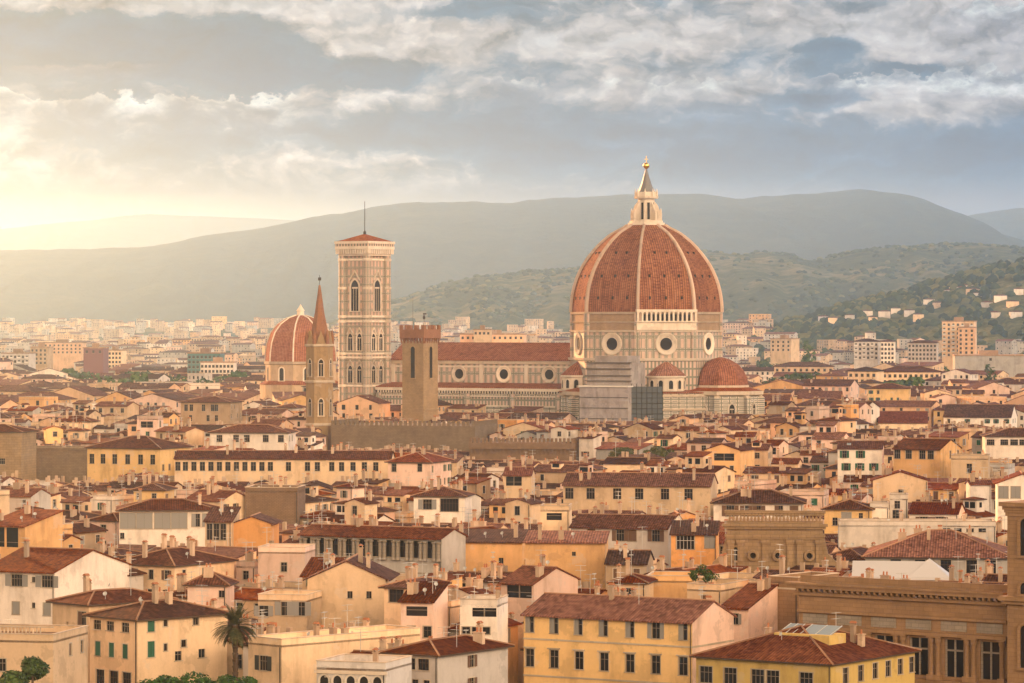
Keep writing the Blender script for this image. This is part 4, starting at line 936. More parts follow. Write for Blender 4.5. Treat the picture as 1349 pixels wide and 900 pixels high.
hero('white roof terrace house with a dark glazed loggia above a tiled ledge', 606, 655, 797, 522, -10, 9, 'flat', 10, 'white', 0, F_=[((638,), 801, 3.6, 1.3, 'open_loggia', 'dark'), ((614, 627, 640), 826, 1.2, 1.0, DK, 'dark')], pb=846, nch=1, autoR=False, anch='the white loggia house')
hero('peach house with a wide dark loggia under the eaves, behind the seven-window palazzo', 660, 703, 768, 566, -31, 14, 'gable', 17, 'pale pink', 0, F_=[((684,), 771, 4.6, 2.0, 'open_loggia', 'dark')], pb=805, autoR=False, anch='the dark loggia house')
hero('big blank ochre block with one tiny window', 692, 797, 715, 612, -4, 13, 'shed', 5, 'ochre', 3, F_=[((756,), 727, .7, .7, 'plain', 'brown')], pb=770, autoR=False, nch=2, ant=0, anch='the blank ochre block')
hero('long ochre-yellow wall with a low roof, left of the blank ochre block', 584, 688, 714, 640, -9, 12, 'shed', 7, 'ochre', 0, F_=[((660,), 735, .9, 1.2, 'plain', 'brown')], pb=748, autoR=False, nch=2, ant=1)
hero('low tan house with a brown tile roof, right of the blank ochre block', 798, 852, 742, 600, -8, 11, 'gable', 17, 'tan', 2, pb=762)
hero('small ochre house with a red roof, behind the ridge of the seven-window palazzo', 806, 850, 768, 575, -12, 8, 'hip', 18, 'cream', 1, F_=[((828,), 775, 1.0, 1.2, SU, 'brown')], pb=780)
hero('ochre rooftop wall under the potted trees', 852, 912, 765, 582, -8, 10, 'flat', 10, 'ochre', 0, pb=786, auto=False, nch=0, ant=0)
hero('row house of grey-white plaster with grey shutters and a long brown roof', 752, 880, 694, 690, -17, 11, 'gable', 20, 'light grey', 0, F_=[((779, 817, 833, 864), 697, 1.6, 2.2, SO, 'brown')], pb=722, autoR=False, nch=3, ant=2, anch='the grey row house')
hero('orange house with white-framed windows, right of the grey row house', 884, 944, 704, 672, -6, 9, 'shed', 12, 'orange', 0, F_=[((903,), 706, 3.4, 2.5, 'white', 'dark'), ((935,), 706, 1.9, 2.3, SC_, 'grey')], pb=738, autoR=False, nch=2, ant=2, anch='the orange house')
hero('white pointed gable standing behind the orange house', 880, 908, 698, 690, 2, 9, 'gablef', 55, 'white', 2, pb=704, auto=False, nch=0, ant=0)
hero('long cream palazzo with widely spaced dark windows, in the middle of the roofs', 742, 936, 639, 800, -9, 15, 'gable', 17, 'cream', 0, F_=[((750, 778, 813, 842, 876, 907), 643, 1.9, 2.4, 'plain', 'brown')], pb=668, name='palazzo', cat='palazzo', autoR=False, nch=4, anch='the long cream palazzo')
hero('white house with a hipped roof and four shuttered windows, behind the stone church front', 940, 1058, 663, 725, -5, 13, 'hip', 18, 'white', 0, F_=[((962, 986, 997, 1026, 1046), 666, 1.7, 2.2, SO, 'brown')], pb=684, nch=3, anch='the hipped white house')
hero('broad hip-roofed house with dark grey walls, behind the white marquee', 1140, 1332, 734, 640, -9, 22, 'hip', 20, 'grey', 3, F_=[((1180, 1212, 1246, 1280, 1305), 737, 1.9, 2.4, DK, 'dark')], pb=752, nch=5, ant=3, anch='the broad hip roof')
hero('long white flat-topped wing with four slot windows', 1105, 1312, 692, 705, -4, 9, 'flat', 8, 'white', 0, F_=[((1247, 1262, 1278, 1294), 696, 1.5, .75, 'plain', 'dark')], pb=712, autoR=False, nch=2, ant=1, anch='the white slot-window wing')
hero('white gabled house with dark shutters, above the white slot-window wing', 1198, 1262, 676, 742, -14, 12, 'gable', 17, 'white', 1, F_=[((1217, 1238), 681, 1.7, 2.0, SO, 'brown')], pb=694)
hero('narrow white tower house with a terrace and vertical dark openings', 1172, 1196, 657, 745, -6, 8, 'flat', 8, 'white', 0, F_=[((1182,), 672, 2.0, 3.0, 'plain', 'dark'), ((1182,), 660, 1.2, 1.6, 'plain', 'dark')], pb=692, nch=0, autoR=False)
hero('plain white cube house, left of the narrow white tower house', 1146, 1171, 668, 740, -6, 8, 'flat', 8, 'white', 0, F_=[((1154,), 682, 1.2, 1.6, 'plain', 'brown')], pb=690, nch=0, ant=0, autoR=False)
hero('olive-yellow house with a big shuttered window under a dark roof', 1086, 1146, 671, 738, -12, 10, 'hip', 18, 'yellow', 2, F_=[((1100,), 682, 1.1, 1.6, 'plain', 'brown'), ((1115,), 675, 2.0, 2.8, SC_, 'grey'), ((1134,), 676, .9, 1.3, 'plain', 'brown')], pb=692)
hero('big cream house with a high blank gable', 1150, 1222, 633, 850, -6, 12, 'gablef', 17, 'cream', 0, F_=[((1187,), 645, 1.3, 2.0, 'plain', 'brown')], pb=655, autoR=False, anch='the high cream gable')
hero('ochre house with four dark top-floor windows and a lit gable end', 1177, 1239, 591, 935, -29, 14, 'gable', 18, 'ochre', 2, F_=[((1182, 1197, 1215, 1226), 593, 1.7, 2.2, SU, 'brown')], R_=[((1252, 1262), 594, 1.0, 2.0, SU, 'brown')], pb=617, anch='the four-window ochre house')
hero('pale house with grey shutters and a rust red roof, beside the stone clock tower', 1314, 1380, 637, 740, -6, 14, 'gablef', 20, 'white', 3, F_=[((1322, 1338), 641, 1.9, 2.4, SC_, 'grey')], pb=662, autoR=False)
hero('wide white house with dark square windows at the edge of the roofs', 1298, 1390, 575, 1010, -4, 14, 'hip', 15, 'white', 2, F_=[((1305, 1323, 1336, 1348), 579, 2.2, 1.6, 'plain', 'dark')], pb=602, anch='the wide white house')
hero('plain cream house with a flat dark eave, below the wide white house', 1253, 1302, 604, 915, -10, 10, 'flat', 10, 'cream', 0, F_=[((1277,), 611, 1.4, 2.4, 'plain', 'brown')], pb=626, autoR=False)
# middle distance
o_, *_q = hero('long amber monastery wing with seven narrow windows and a hipped roof', 115, 211, 590, 965, -22, 18, 'hip', 17, 'yellow', 0, F_=[((121, 135.5, 151, 168, 185, 201), 598, 1.5, 2.6, 'plain', 'brown')], pb=617, name='monastery_wing', cat='monastery', nch=2, ant=0, anch='the amber monastery wing')
hero('lower cream monastery wing with a long row of small windows', 230, 515, 604, 930, -3, 11, 'gable', 17, 'cream', 0, F_=[(tuple(233 + 11.2 * k for k in range(12)) + (380, 405, 418, 437, 450, 465, 480, 495), 608.5, 1.4, 2.3, 'plain', 'brown')], pb=628, name='monastery_wing', cat='monastery', autoR=False, nch=5, ant=2, anch='the long monastery wing')
hero('white cloister house with five square windows, behind the long monastery wing', 277, 380, 570, 1020, -5, 14, 'hip', 15, 'white', 0, F_=[((289, 311, 325, 350, 370), 573, 1.7, 2.0, 'plain', 'brown')], pb=585, name='cloister_house', cat='house', nch=1)
hero('pink corner house under a big red hipped roof, ending the long monastery wing', 511, 567, 609, 905, -18, 16, 'hip', 20, 'pale pink', 1, F_=[((519,), 611, 1.2, 2, SU, 'brown'), ((553,), 611, 1.2, 2, SU, 'brown')], pb=630, anch='the red-roofed corner house')
hero('bare brown brick block with a flat top', 323, 392, 647, 795, -5, 12, 'flat', 10, 'tan', 2, pb=688, auto=False, nch=1, ant=2, wallmat=BRICK, anch='the brown brick block')
hero('pale house with grey panels on the top floor and a curved tiled roof', 157, 284, 673, 722, 6, 13, 'hip', 15, 'white', 0, F_=[((166, 190, 214, 236), 676, 3.2, 3.2, SC_, 'grey'), ((258, 272), 677, 1.7, 2.6, SH_, 'grey'), ((161,), 702, .9, 1.2, 'plain', 'brown')], pb=713, autoR=False, nch=2, anch='the grey-panelled house')
hero('small mustard yellow house with a hipped roof, behind the grey-panelled house', 176, 216, 646, 810, -8, 10, 'hip', 18, 'yellow', 0, F_=[((183, 203), 650, 1.1, 1.3, SU, 'brown')], pb=664, anch='the mustard house')
hero('orange gabled wall, right of the grey-panelled house', 306, 357, 690, 662, -4, 11, 'gablef', 19, 'orange', 0, pb=712, auto=False, nch=0, ant=0, anch='the orange gable')
hero('glazed veranda house with tall bare openings, left of the orange gable', 270, 305, 687, 660, -5, 9, 'shed', 13, 'buff', 0, F_=[((276, 285, 294), 690, 1.1, 3.0, SU, 'dark')], pb=714, nch=1, ant=1, autoR=False)
hero('ochre house with a deep dark open loggia', -20, 33, 692, 655, -31, 11, 'shed', 12, 'ochre', 3, F_=[((-2, 16), 694, 2.8, 3.6, 'open_loggia', 'dark')], pb=728, autoR=False, anch='the open-loggia house')
hero('large rough stone block with small square windows and wide eaves', -40, 28, 569, 1010, -10, 14, 'hip', 14, 'tan', 2, F_=[((-4, 3), 604, 1.6, 1.6, 'plain', 'dark')], pb=624, wallmat=STONE2, nch=1, ant=0, autoR=False, anch='the rough stone block')
hero('windowless stone church flank with a flat cornice', 31, 114, 593, 1030, -8, 12, 'flat', 10, 'tan', 2, pb=630, wallmat=STONE, auto=False, nch=1, ant=0, anch='the stone church flank')
hero('tall tan palazzo block with a low hipped roof, left of the chapel dome', 238, 303, 530, 1330, -12, 16, 'hip', 13, 'tan', 0, F_=[((245, 252, 268, 280, 285), 533, 1.4, 2.4, 'plain', 'brown'), ((251, 274, 285), 547, 1.2, 2.2, 'plain', 'brown')], pb=556, name='palazzo', cat='palazzo', nch=1, anch='the tall tan block')
hero('long light palazzo with a loggia of columns under a broad roof', 395, 582, 704, 640, -27, 9, 'gable', 17, 'grey', 0, F_=[(tuple(404 + 18.2 * k for k in range(10)), 708, 1.5, 3.0, DK, 'dark')], pb=745, name='palazzo', cat='palazzo', autoR=False, nch=3, ant=3, bands=(14.4,), anch='the colonnaded palazzo')
hero('pale pink blank wall with one framed window, below the colonnaded palazzo', 340, 402, 727, 612, -8, 9, 'flat', 8, 'pale pink', 0, F_=[((374,), 741, 1.1, 1.6, SU, 'brown')], pb=765, autoR=False, nch=0)
hero('house with a teal glazed window band and white walls, in the centre of the roofs', 545, 612, 654, 780, -8, 11, 'hip', 16, 'white', 0, F_=[((563,), 658, 2.0, 2.2, SO, 'grey'), ((592,), 657, 4.0, 2.8, DK, 'dark')], pb=685, autoR=False, anch='the teal window house')
hero('pale narrow house with a hooded terrace, left of the grey row house', 712, 750, 672, 702, -4, 9, 'flat', 8, 'cream', 0, F_=[((730,), 676, 3, 1.4, 'open_loggia', 'dark')], pb=706, autoR=False, nch=1)
hero('cream house with a glazed three-light bay under a red roof', 664, 700, 626, 860, -5, 10, 'gable', 17, 'cream', 1, F_=[((677,), 628, 3.8, 2.2, 'open_loggia', 'dark')], pb=646, autoR=False)
hero('bright orange-red hall roof among the brown roofs', 1157, 1222, 557, 1380, -6, 26, 'gable', 17, 'cream', 1, pb=563, auto=False, nch=0, ant=0, name='hall', cat='hall', anch='the bright red hall roof')
hero('long barn-like hall with a big brown roof and white gable', 1243, 1332, 549, 1400, -14, 22, 'gable', 22, 'white', 2, pb=556, nch=1, ant=0, name='hall', cat='hall', anch='the long brown hall')
hero('yellow palazzo with a long roof and small windows, below the far green trees', 1143, 1197, 512, 1700, -10, 16, 'hip', 15, 'yellow', 0, pb=526, name='palazzo', cat='palazzo', nch=0, ant=0)
hero('white church facade with a small pediment at the edge of the city', 1312, 1352, 545, 1420, -4, 20, 'gablef', 20, 'white', 2, pb=562, name='church', cat='church', nch=0, ant=0)

o_ = [o for o in COL.objects if o.get('label', '').startswith('cream flat-roofed terrace')][0]
P, w_, t, inn = wallplace(-60, 70, 470, -12); z = zat(842, 470)
for k in range(24): link('baluster', cached('bal3', lambda: (lambda q: (q.lathe([(.07, 0), (.13, .25), (.06, .5), (.1, .8)], 6), q.mesh('baluster', [CORN]))[1])(MB())), o_, (-w_ / 2 + .4 + k * .5, -7.0 + .12, z + .92))
b = MB(); b.box(-w_ / 2, w_ / 2, -7.05, -6.7, z + 1.72, z + 1.88); b.build('handrail', [CORN], o_)
# arched row and columns on two of them
o_ = [o for o in COL.objects if o.get('label', '').startswith('grey stone townhouse')][0]
P, w_, t, inn = wallplace(417, 508, 462, -18); z = zat(879, 462)
for k in range(5): put_arch(o_, (-w_ / 2 + w_ * (k + .6) / 5.2, -5, z - 3.2), 0, 1.15, 2.2, 1, False, .55, .25, .2)
bm_ = cached('baluster', lambda: (lambda q: (q.lathe([(.1, 0), (.16, .25), (.07, .5), (.12, .75), (.1, .8)], 6), q.mesh('baluster', [CORN]))[1])(MB()))
b = MB(); b.box(-w_ / 2 - .25, w_ / 2 + .25, -5.3, -5.003, z - .75, z - .3); b.build('cornice', [CORN], o_)
o_ = [o for o in COL.objects if o.get('label', '').startswith('long light palazzo')][0]
P, w_, t, inn = wallplace(395, 582, 640, -27); z = zat(704, 640)
me = cached('column', lambda: (lambda q: (q.lathe([(.5, 0), (.42, .15), (.36, .4), (.3, 3.0), (.45, 3.15), (.5, 3.4)], 10), q.mesh('column', [PIETRA]))[1])(MB()))
for k in range(11):
    s = -w_ / 2 + .9 + (w_ - 1.8) * k / 10 + (.0)
    for dx in (-.42, .42): link('column', me, o_, (s + dx, -9 / 2 - .45, z - 4.0))

# white marquee
P, w_, t, inn = wallplace(1122, 1252, 607, -8); z = zat(760, 607)
r = thing('marquee', 'large white canvas marquee with pointed roof, above the stone library cornice', 'marquee', P + t * w_ / 2 + inn * 4, R(-8))
CAN = mat('white_canvas', color=(.60, .58, .58), rough=.7)
b = MB(); b.box(-w_ / 2, w_ / 2, -4, 4, 0, z - .4); b.build('base_wall', [WM('tan')], r)
b = MB()
b.prism([(-4.4, z), (0, z + 2.5), (4.4, z)], 'x', -w_ / 2, w_ / 2 - 3.4, 0)
A, B_, C, D = [Vector((x, y, z)) for x, y in ((w_ / 2 - 7.2, -4.4), (w_ / 2, -4.4), (w_ / 2, 4.4), (w_ / 2 - 7.2, 4.4))]; T_ = Vector((w_ / 2 - 3.6, 0, z + 3.0))
for p, q in ((A, B_), (B_, C), (C, D), (D, A)): b.face([p, q, p.lerp(T_, .5) * .5 + q.lerp(T_, .5) * .5 - Vector((0, 0, .25))] if False else [p, q, T_])
b.box(-w_ / 2, w_ / 2, -4.4, 4.4, z - .42, z - .01); b.build('canvas_roof', [CAN], r)
HEROES.append((P, t, inn, w_, 9, 762, 1118, 1256, 607)); anchor('the white marquee', 1187, 752)

# stone church front
P, w_, t, inn = wallplace(958, 1084, 645, -5); z = zat(686, 645)
r = thing('church', 'weathered baroque stone church front with pilasters, round niches and a balustrade', 'church', P + t * w_ / 2 + inn * 4, R(-5))
b = MB(); b.box(-w_ / 2, w_ / 2, -4, 4, 0, z, 0); b.build('wall', [STONE2], r)
for z0, dd, nm in ((z - 1.0, .9, 'cornice'), (z - 2.9, .45, 'string_course'), (z + 1.4, .5, 'coping')):
    b = MB(); b.box(-w_ / 2 - dd, w_ / 2 + dd, -4 - dd, -4.003, z0, z0 + .5); b.box(-w_ / 2 - dd * .6, w_ / 2 + dd * .6, -4 - dd * .6, -4.003, z0 - .45, z0); b.build(nm, [STONE2], r)
for k in range(26): link('baluster', cached('bal2', lambda: (lambda q: (q.lathe([(.16, 0), (.24, .5), (.1, .9), (.18, 1.4)], 6), q.mesh('baluster', [STONE2]))[1])(MB())), r, (-w_ / 2 + .5 + (w_ - 1) * k / 25, -4.2, z - .5 + .5))
for fx in (.04, .14, .4, .66, .76, .96):
    b = MB(); x = -w_ / 2 + w_ * fx; b.box(x - .55, x + .55, -4.45, -4.003, 0, z - 3.4); b.box(x - .75, x + .75, -4.7, -4.003, z - 4.1, z - 3.4); b.build('pilaster', [STONE2], r)
for fx in (.27, .53, .86): oculus(r, Matrix.Translation((-w_ / 2 + w_ * fx, -4.0, z - 6.3)) @ Matrix.Rotation(R(90), 4, 'X'), .95, .6, 'round_niche', STONE2)
for fx in (.09,): put_arch(r, (-w_ / 2 + w_ * fx, -4.0, z - 7.2), 0, 1.0, 2.4, 1, False, .5, .35, .3, wm=STONE2)
for sx in (-1, 1):
    b = MB(); b.prism([(sx * w_ / 2, z - 9), (sx * (w_ / 2 + 3.2), z - 9), (sx * (w_ / 2 + 2.6), z - 7.6), (sx * (w_ / 2 + 1), z - 6), (sx * (w_ / 2 + .4), z - 3.5), (sx * w_ / 2, z - 2)][::sx], 'y', -3.9, -2.2, 0); b.box(min(sx * w_ / 2, sx * (w_ / 2 + 3.2)), max(sx * w_ / 2, sx * (w_ / 2 + 3.2)), -3.9, 4, 0, z - 9); b.build('volute', [STONE2], r)
HEROES.append((P, t, inn, w_, 9, 742, 950, 1096, 645)); anchor('the stone church front', 1020, 700)

# stone library
z = zat(771, 528)
P, w_, t, inn = wallplace(1052, 1328, 528, -37)
r = thing('library', 'long sandstone library with tall windows, columns and a heavy bracketed cornice', 'library', P + t * w_ / 2 + inn * 9, R(-37))
hd, hw = 9, w_ / 2
LIBS = stone_mat('library_stone', (.31, .19, .10), 1.5, .6, .8)
n = 6; bay = w_ / n
holes = [(-hw + bay * (k + .5), z - 9.4, 3.2, 5.4) for k in range(n)]
b = MB(); holed_wall(b, (-hw, -hd, 0), (1, 0, 0), (0, -1, 0), w_, 0, z, [(u + hw - a / 2, u + hw + a / 2, zz - h / 2, zz + h / 2) for u, zz, a, h in holes], .6)
b.face([(hw, -hd, 0), (hw, hd, 0), (hw, hd, z), (hw, -hd, z)]); b.face([(-hw, hd, 0), (-hw, -hd, 0), (-hw, -hd, z), (-hw, hd, z)]); b.face([(hw, hd, 0), (-hw, hd, 0), (-hw, hd, z), (hw, hd, z)]); b.face([(-hw, -hd, z), (hw, -hd, z), (hw, hd, z), (-hw, hd, z)])
b.build('wall', [LIBS], r)
b = MB(); b.box(-hw - .6, hw, -hd - .5, -hd - .003, z - 1.4, z - .9); b.box(-hw - 1.3, hw, -hd - 1.3, -hd - .003, z - .35, z + .15); b.box(-hw - 1.5, hw, -hd - 1.5, -hd + .4, z + .15, z + .5); b.box(-hw - 1.3, -hw - .003, -hd - .003, hd, z - .35, z + .3)
b.box(-hw, hw, -hd + .5, -hd + .9, z + .5, z + 1.5); b.build('cornice', [LIBS], r)
me = cached('bracket', lambda: (lambda q: (q.box(-.18, .18, -1.1, 0, -.35, 0), q.box(-.15, .15, -.6, 0, -.65, -.35), q.mesh('bracket', [LIBS]))[2])(MB()))
for k in range(int(w_ / .95)): link('bracket', me, r, (-hw + .4 + k * .95, -hd - .003, z - .36))
for z0, z1, d in ((z - 3.9, z - 3.5, .5), (z - 6.3, z - 5.8, .7), (z - 13.2, z - 12.6, .8)):
    b = MB(); b.box(-hw, hw, -hd - d, -hd - .003, z0, z1); b.build('string_course', [LIBS], r)
for k in range(n):
    x = -hw + bay * (k + .5); b = MB(); b.box(x - bay * .36, x + bay * .36, -hd - .12, -hd - .003, z - 5.5, z - 4.1); b.build('frieze_panel', [PIETRA], r)
    b = MB()
    for s in (-1, 1): b.box(x + s * 1.48 - .12, x + s * 1.48 + .12, -hd + .3, -hd + .5, z - 12.1, z - 6.7)
    b.box(x - .12, x + .12, -hd + .3, -hd + .5, z - 12.1, z - 6.7); b.box(x - 1.36, x + 1.36, -hd + .3, -hd + .5, z - 8.4, z - 8.15)
    wf = b.build('window', [PIETRA], r); b = MB(); b.box(x - 1.59, x + 1.59, -hd + .52, -hd + .56, z - 12.09, z - 6.71); b.build('pane', [PANE], wf)
me = cached('libcol', lambda: (lambda q: (q.box(-.55, .55, -.95, 0, 0, .8), q.lathe([(.40, .8), (.36, 1.1), (.31, 5.2), (.45, 5.5), (.5, 6.1)], 10, c=(0, -.5)), q.box(-.6, .6, -1.0, 0, 6.1, 6.3), q.mesh('column', [LIBS]))[3])(MB()))
for k in range(n + 1):
    x = -hw + bay * k; x = min(max(x, -hw + .7), hw - .7)
    for s in ((-.56, .56) if 0 < k < n else (0,)): link('column', me, r, (x + s, -hd - .003, z - 12.6))
lamp = cached('libmed', lambda: (lambda q: (q.lathe([(.55, 0), (.55, .15), (.3, .25), (0, .28)], 14, M=Matrix.Rotation(R(90), 4, 'X')), q.mesh('roundel', [WHITE]))[1])(MB()))
for k in range(1, n): link('roundel', lamp, r, (-hw + bay * k, -hd - .003, z - 13.9))
HEROES.append((P, t, inn, w_, 19, 900, 1010, 1420, 528)); anchor('the stone library', 1190, 800)
# lower end block of the library
P2 = P - t * .5
hero('plain sandstone end block of the library with a flat cornice', 1013, 1051, 766, 552, -37, 12, 'flat', 8, 'tan', 0, pb=800, wallmat=LIBS, auto=False, nch=0, ant=0, name='library_annex', cat='library', bands=(17.5,))
# library tower
P, w_, t, inn = wallplace(1327, 1420, 503, -37); z = zat(664, 503)
r = thing('library_tower', 'square sandstone tower rising from the end of the library, with an arched niche', 'tower', P + t * w_ / 2 + inn * 4.6, R(-37))
b = MB(); b.box(-w_ / 2, w_ / 2, -4.6, 4.6, 0, z - .3); b.build('wall', [LIBS], r)
for z0, d in ((z - .3, .9), (z - 13.6, 1.0), (z - 1.2, .35)):
    b = MB(); b.box(-w_ / 2 - d, w_ / 2 + d, -4.6 - d, 4.6 + d, z0, z0 + .6); b.box(-w_ / 2 - d * .6, w_ / 2 + d * .6, -4.6 - d * .6, 4.6 + d * .6, z0 - .5, z0); b.build('cornice', [LIBS], r)
for zz, h in ((z - 7.2, 5.2), (z - 12.6, 1.6), (z - 23, 6)): put_arch(r, (-w_ / 2 + 2.9, -4.6, zz), 0, 1.5, h, 1, False, .5, .4, .35, wm=LIBS)
HEROES.append((P, t, inn, w_, 10, 900, 1320, 1420, 503)); anchor('the library tower', 1338, 740)
# ------------------------------------------------------------------ trees and plants
def leaf_mat(name, c0, c1, c2):
    def fn(t, b):
        ob = objn(t); n = t.noise(ob, .9, 4, .6); g = t.node('ShaderNodeNewGeometry')
        f = t.m('ADD', t.m('MULTIPLY', n, .8), t.m('MULTIPLY', g.outputs['Random Per Island'], .35))
        k = t.m('MULTIPLY_ADD', rnd(t), .5, .75); col = t.ramp(f, [(.3, c0), (.55, c1), (.8, c2)])
        t.l.new(t.mix(1.0, col, t.xyz(k, k, k), 'MULTIPLY'), b.inputs['Base Color'])
    return mat(name, fn, rough=.8, spec=.2)
LEAF = leaf_mat('tree_leaves', (.018, .040, .012), (.045, .085, .020), (.10, .14, .035))
LEAF_B = leaf_mat('bright_leaves', (.018, .050, .010), (.038, .095, .016), (.075, .14, .028))
LEAF_O = leaf_mat('olive_leaves', (.05, .06, .022), (.10, .11, .04), (.17, .16, .06))
PALM = leaf_mat('palm_fronds', (.022, .032, .012), (.06, .065, .022), (.15, .13, .045)); BARK = wall_mat('bark', (.10, .065, .04), .4)
def crown_geo(b, rnd_, rx, rz, cz, n, leaf, lobes=7):
    L = [(Vector((rnd_.gauss(0, .42) * rx, rnd_.gauss(0, .42) * rx, cz + rnd_.gauss(0, .35) * rz)), rnd_.uniform(.38, .6)) for _ in range(lobes)]
    for _ in range(n):
        c, k = rnd_.choice(L); v = Vector((rnd_.gauss(0, 1), rnd_.gauss(0, 1), rnd_.gauss(0, 1))).normalized()
        r = rnd_.uniform(.72, 1.05); p = c + Vector((v.x * rx * k, v.y * rx * k, v.z * rz * k)) * r
        q = (v + Vector((rnd_.gauss(0, .5), rnd_.gauss(0, .5), rnd_.gauss(0, .5) + .3))).normalized()
        a = q.orthogonal().normalized(); a = Matrix.Rotation(rnd_.uniform(0, 6.3), 3, q) @ a; e = q.cross(a); s = leaf * rnd_.uniform(.6, 1.4)
        b.face([p - a * s, p - e * s * .6, p + a * s, p + e * s * .7])
def tree_meshes(seed, rx, rz, h, n, leaf, lm, tr=.22):
    def mk():
        q = random.Random(seed); b = MB(); crown_geo(b, q, rx, rz, h - rz * .9, n, leaf)
        t = MB(); t.tube((0, 0, 0), (.1, 0, h - rz * 1.4), tr, 7, r2=tr * .7)
        for k in range(4): a = q.uniform(0, 6.3); t.tube((.1, 0, h - rz * 1.5), (math.cos(a) * rx * .5, math.sin(a) * rx * .5, h - rz * .8), tr * .55, 5, r2=.05)
        return t.mesh('trunk', [BARK]), b.mesh('crown', [lm])
    return cached(('tree', seed, rx, rz, h, n, lm.name), mk)
def tree(label, loc, meshes, s=1, rz=0, group=None, name='tree', cat='tree'):
    r = thing(name, label, cat, loc, rz, group); r.scale = (s, s, s); link('trunk', meshes[0], r); link('crown', meshes[1], r); return r
# the palm
p = W3(310, 430, 481); p.z = 0; zc = zat(826, 481)
pr = thing('palm_tree', 'tall date palm with a full round crown beside the cream corner house', 'palm tree', p)
b = MB()
for k in range(40):
    z0, z1 = zc * k / 40, zc * (k + 1) / 40; r0 = .38 - .1 * k / 40 + (.06 if k % 2 else 0); b.lathe([(r0, z0), (r0 + .07, z1 - .05), (r0, z1)], 9)
b.lathe([(.3, zc - 1.6), (.62, zc - .5), (.5, zc + .2), (0, zc + .5)], 9); b.build('trunk', [BARK], pr)
b = MB(); q = random.Random(4)
for k in range(78):
    a = q.uniform(0, 6.283); e = q.uniform(-.75, 1.35); L_ = q.uniform(3.1, 3.9); pos = Vector((0, 0, zc)); d = Vector((math.cos(a) * math.cos(e), math.sin(a) * math.cos(e), math.sin(e))); side = Vector((-math.sin(a), math.cos(a), 0))
    N_ = 13
    for i in range(N_):
        nd = (d - Vector((0, 0, .055 + .035 * math.cos(e)))).normalized(); p2 = pos + d * L_ / N_
        up = side.cross(d).normalized(); b.face([pos - side * .04, pos + side * .04, p2 + side * .03, p2 - side * .03])
        ll = .62 * math.sin(math.pi * min(1, (i + 1.5) / (N_ + 1))) + .06
        if i > 0:
            for sg in (-1, 1):
                for off in (0, .5):
                    c = pos.lerp(p2, off); tip = c + (side * sg * .8 + d * .65 - up * .25 + Vector((0, 0, q.uniform(-.12, .05)))).normalized() * ll
                    b.face([c, c + d * .13, tip])
        pos, d = p2, nd
b.build('crown', [PALM], pr); anchor('the palm', 310, 822)
for px, pt, Y, rx, h_, lm, lb, sd_ in ((214, 886, 455, 4.3, 0, LEAF_B, 'bright green round tree top below the green-shuttered corner house', 1), (262, 884, 459, 4.0, 0, LEAF_B, 'bright green tree top below the cream flank, left of the palm', 2), (302, 893, 462, 2.6, 0, LEAF_B, 'small green tree top at the foot of the palm', 5),
                               (42, 866, 452, 2.3, 0, LEAF, 'dark green pointed tree in front of the low terrace house', 3), (14, 884, 450, 2.2, 0, LEAF, 'dark bushy tree beside the pointed one, in the lowest corner', 4)):
    p = W3(px, pt, Y); h_ = p.z; p.z = 0
    tree(lb, p, tree_meshes(sd_, rx, rx * .75, h_, 5200 if rx > 3 else 2600, .24, lm))
# potted plants on the terraces
def potted(label, px, pb, Y, zt, s):
    r = thing('potted_plant', label, 'plant', Vector((U(px) * Y, Y, zt)))
    b = MB(); b.lathe([(0, 0), (.3 * s, 0), (.42 * s, .7 * s), (.36 * s, .7 * s), (0, .6 * s)], 10); b.build('pot', [POT], r)
    b = MB(); crown_geo(b, random.Random(px), 1.15 * s, 1.0 * s, 1.6 * s, 420, .16, 5); b.tube((0, 0, .5 * s), (0, 0, 1.2 * s), .06, 5); b.build('foliage', [LEAF], r)
zt = zat(776, 560) - .05
for px, Y, s, lb in ((916, 565, 1.0, 'leftmost potted shrub on the cream terrace behind the seven-window palazzo'), (927, 566.5, 1.25, 'large potted shrub in the middle of the cream terrace'), (937, 564.2, 1.1, 'third potted shrub from the left on the cream terrace')): potted(lb, px, 0, Y, zt, s)

# ------------------------------------------------------------------ the rest of the city
rq = random.Random(21)
RECTS = {}; CELL = 40
def rect(c, t, inn, hw, hd): return (c, t, inn, hw, hd)
def overlap(a, b_, gap):
    d = b_[0] - a[0]
    for ax in (a[1], a[2], b_[1], b_[2]):
        if abs(d.dot(ax)) > a[3] * abs(a[1].dot(ax)) + a[4] * abs(a[2].dot(ax)) + b_[3] * abs(b_[1].dot(ax)) + b_[4] * abs(b_[2].dot(ax)) + gap: return False
    return True
def near(c, rad):
    i0, j0, k = int(c.x // CELL), int(c.y // CELL), int(rad // CELL) + 1
    for i in range(i0 - k, i0 + k + 1):
        for j in range(j0 - k, j0 + k + 1): yield from RECTS.get((i, j), ())
def addrect(r_): 
    c, t, inn, hw, hd = r_; R_ = math.hypot(hw, hd)
    for i in range(int((c.x - R_) // CELL), int((c.x + R_) // CELL) + 1):
        for j in range(int((c.y - R_) // CELL), int((c.y + R_) // CELL) + 1): RECTS.setdefault((i, j), []).append(r_)
def axes(phi): c, s = math.cos(R(phi)), math.sin(R(phi)); return Vector((c, s, 0)), Vector((-s, c, 0))
for (P, t, inn, w_, d_, *_r) in HEROES: addrect(rect(P + t * w_ / 2 + inn * d_ / 2, t, inn, w_ / 2, d_ / 2))
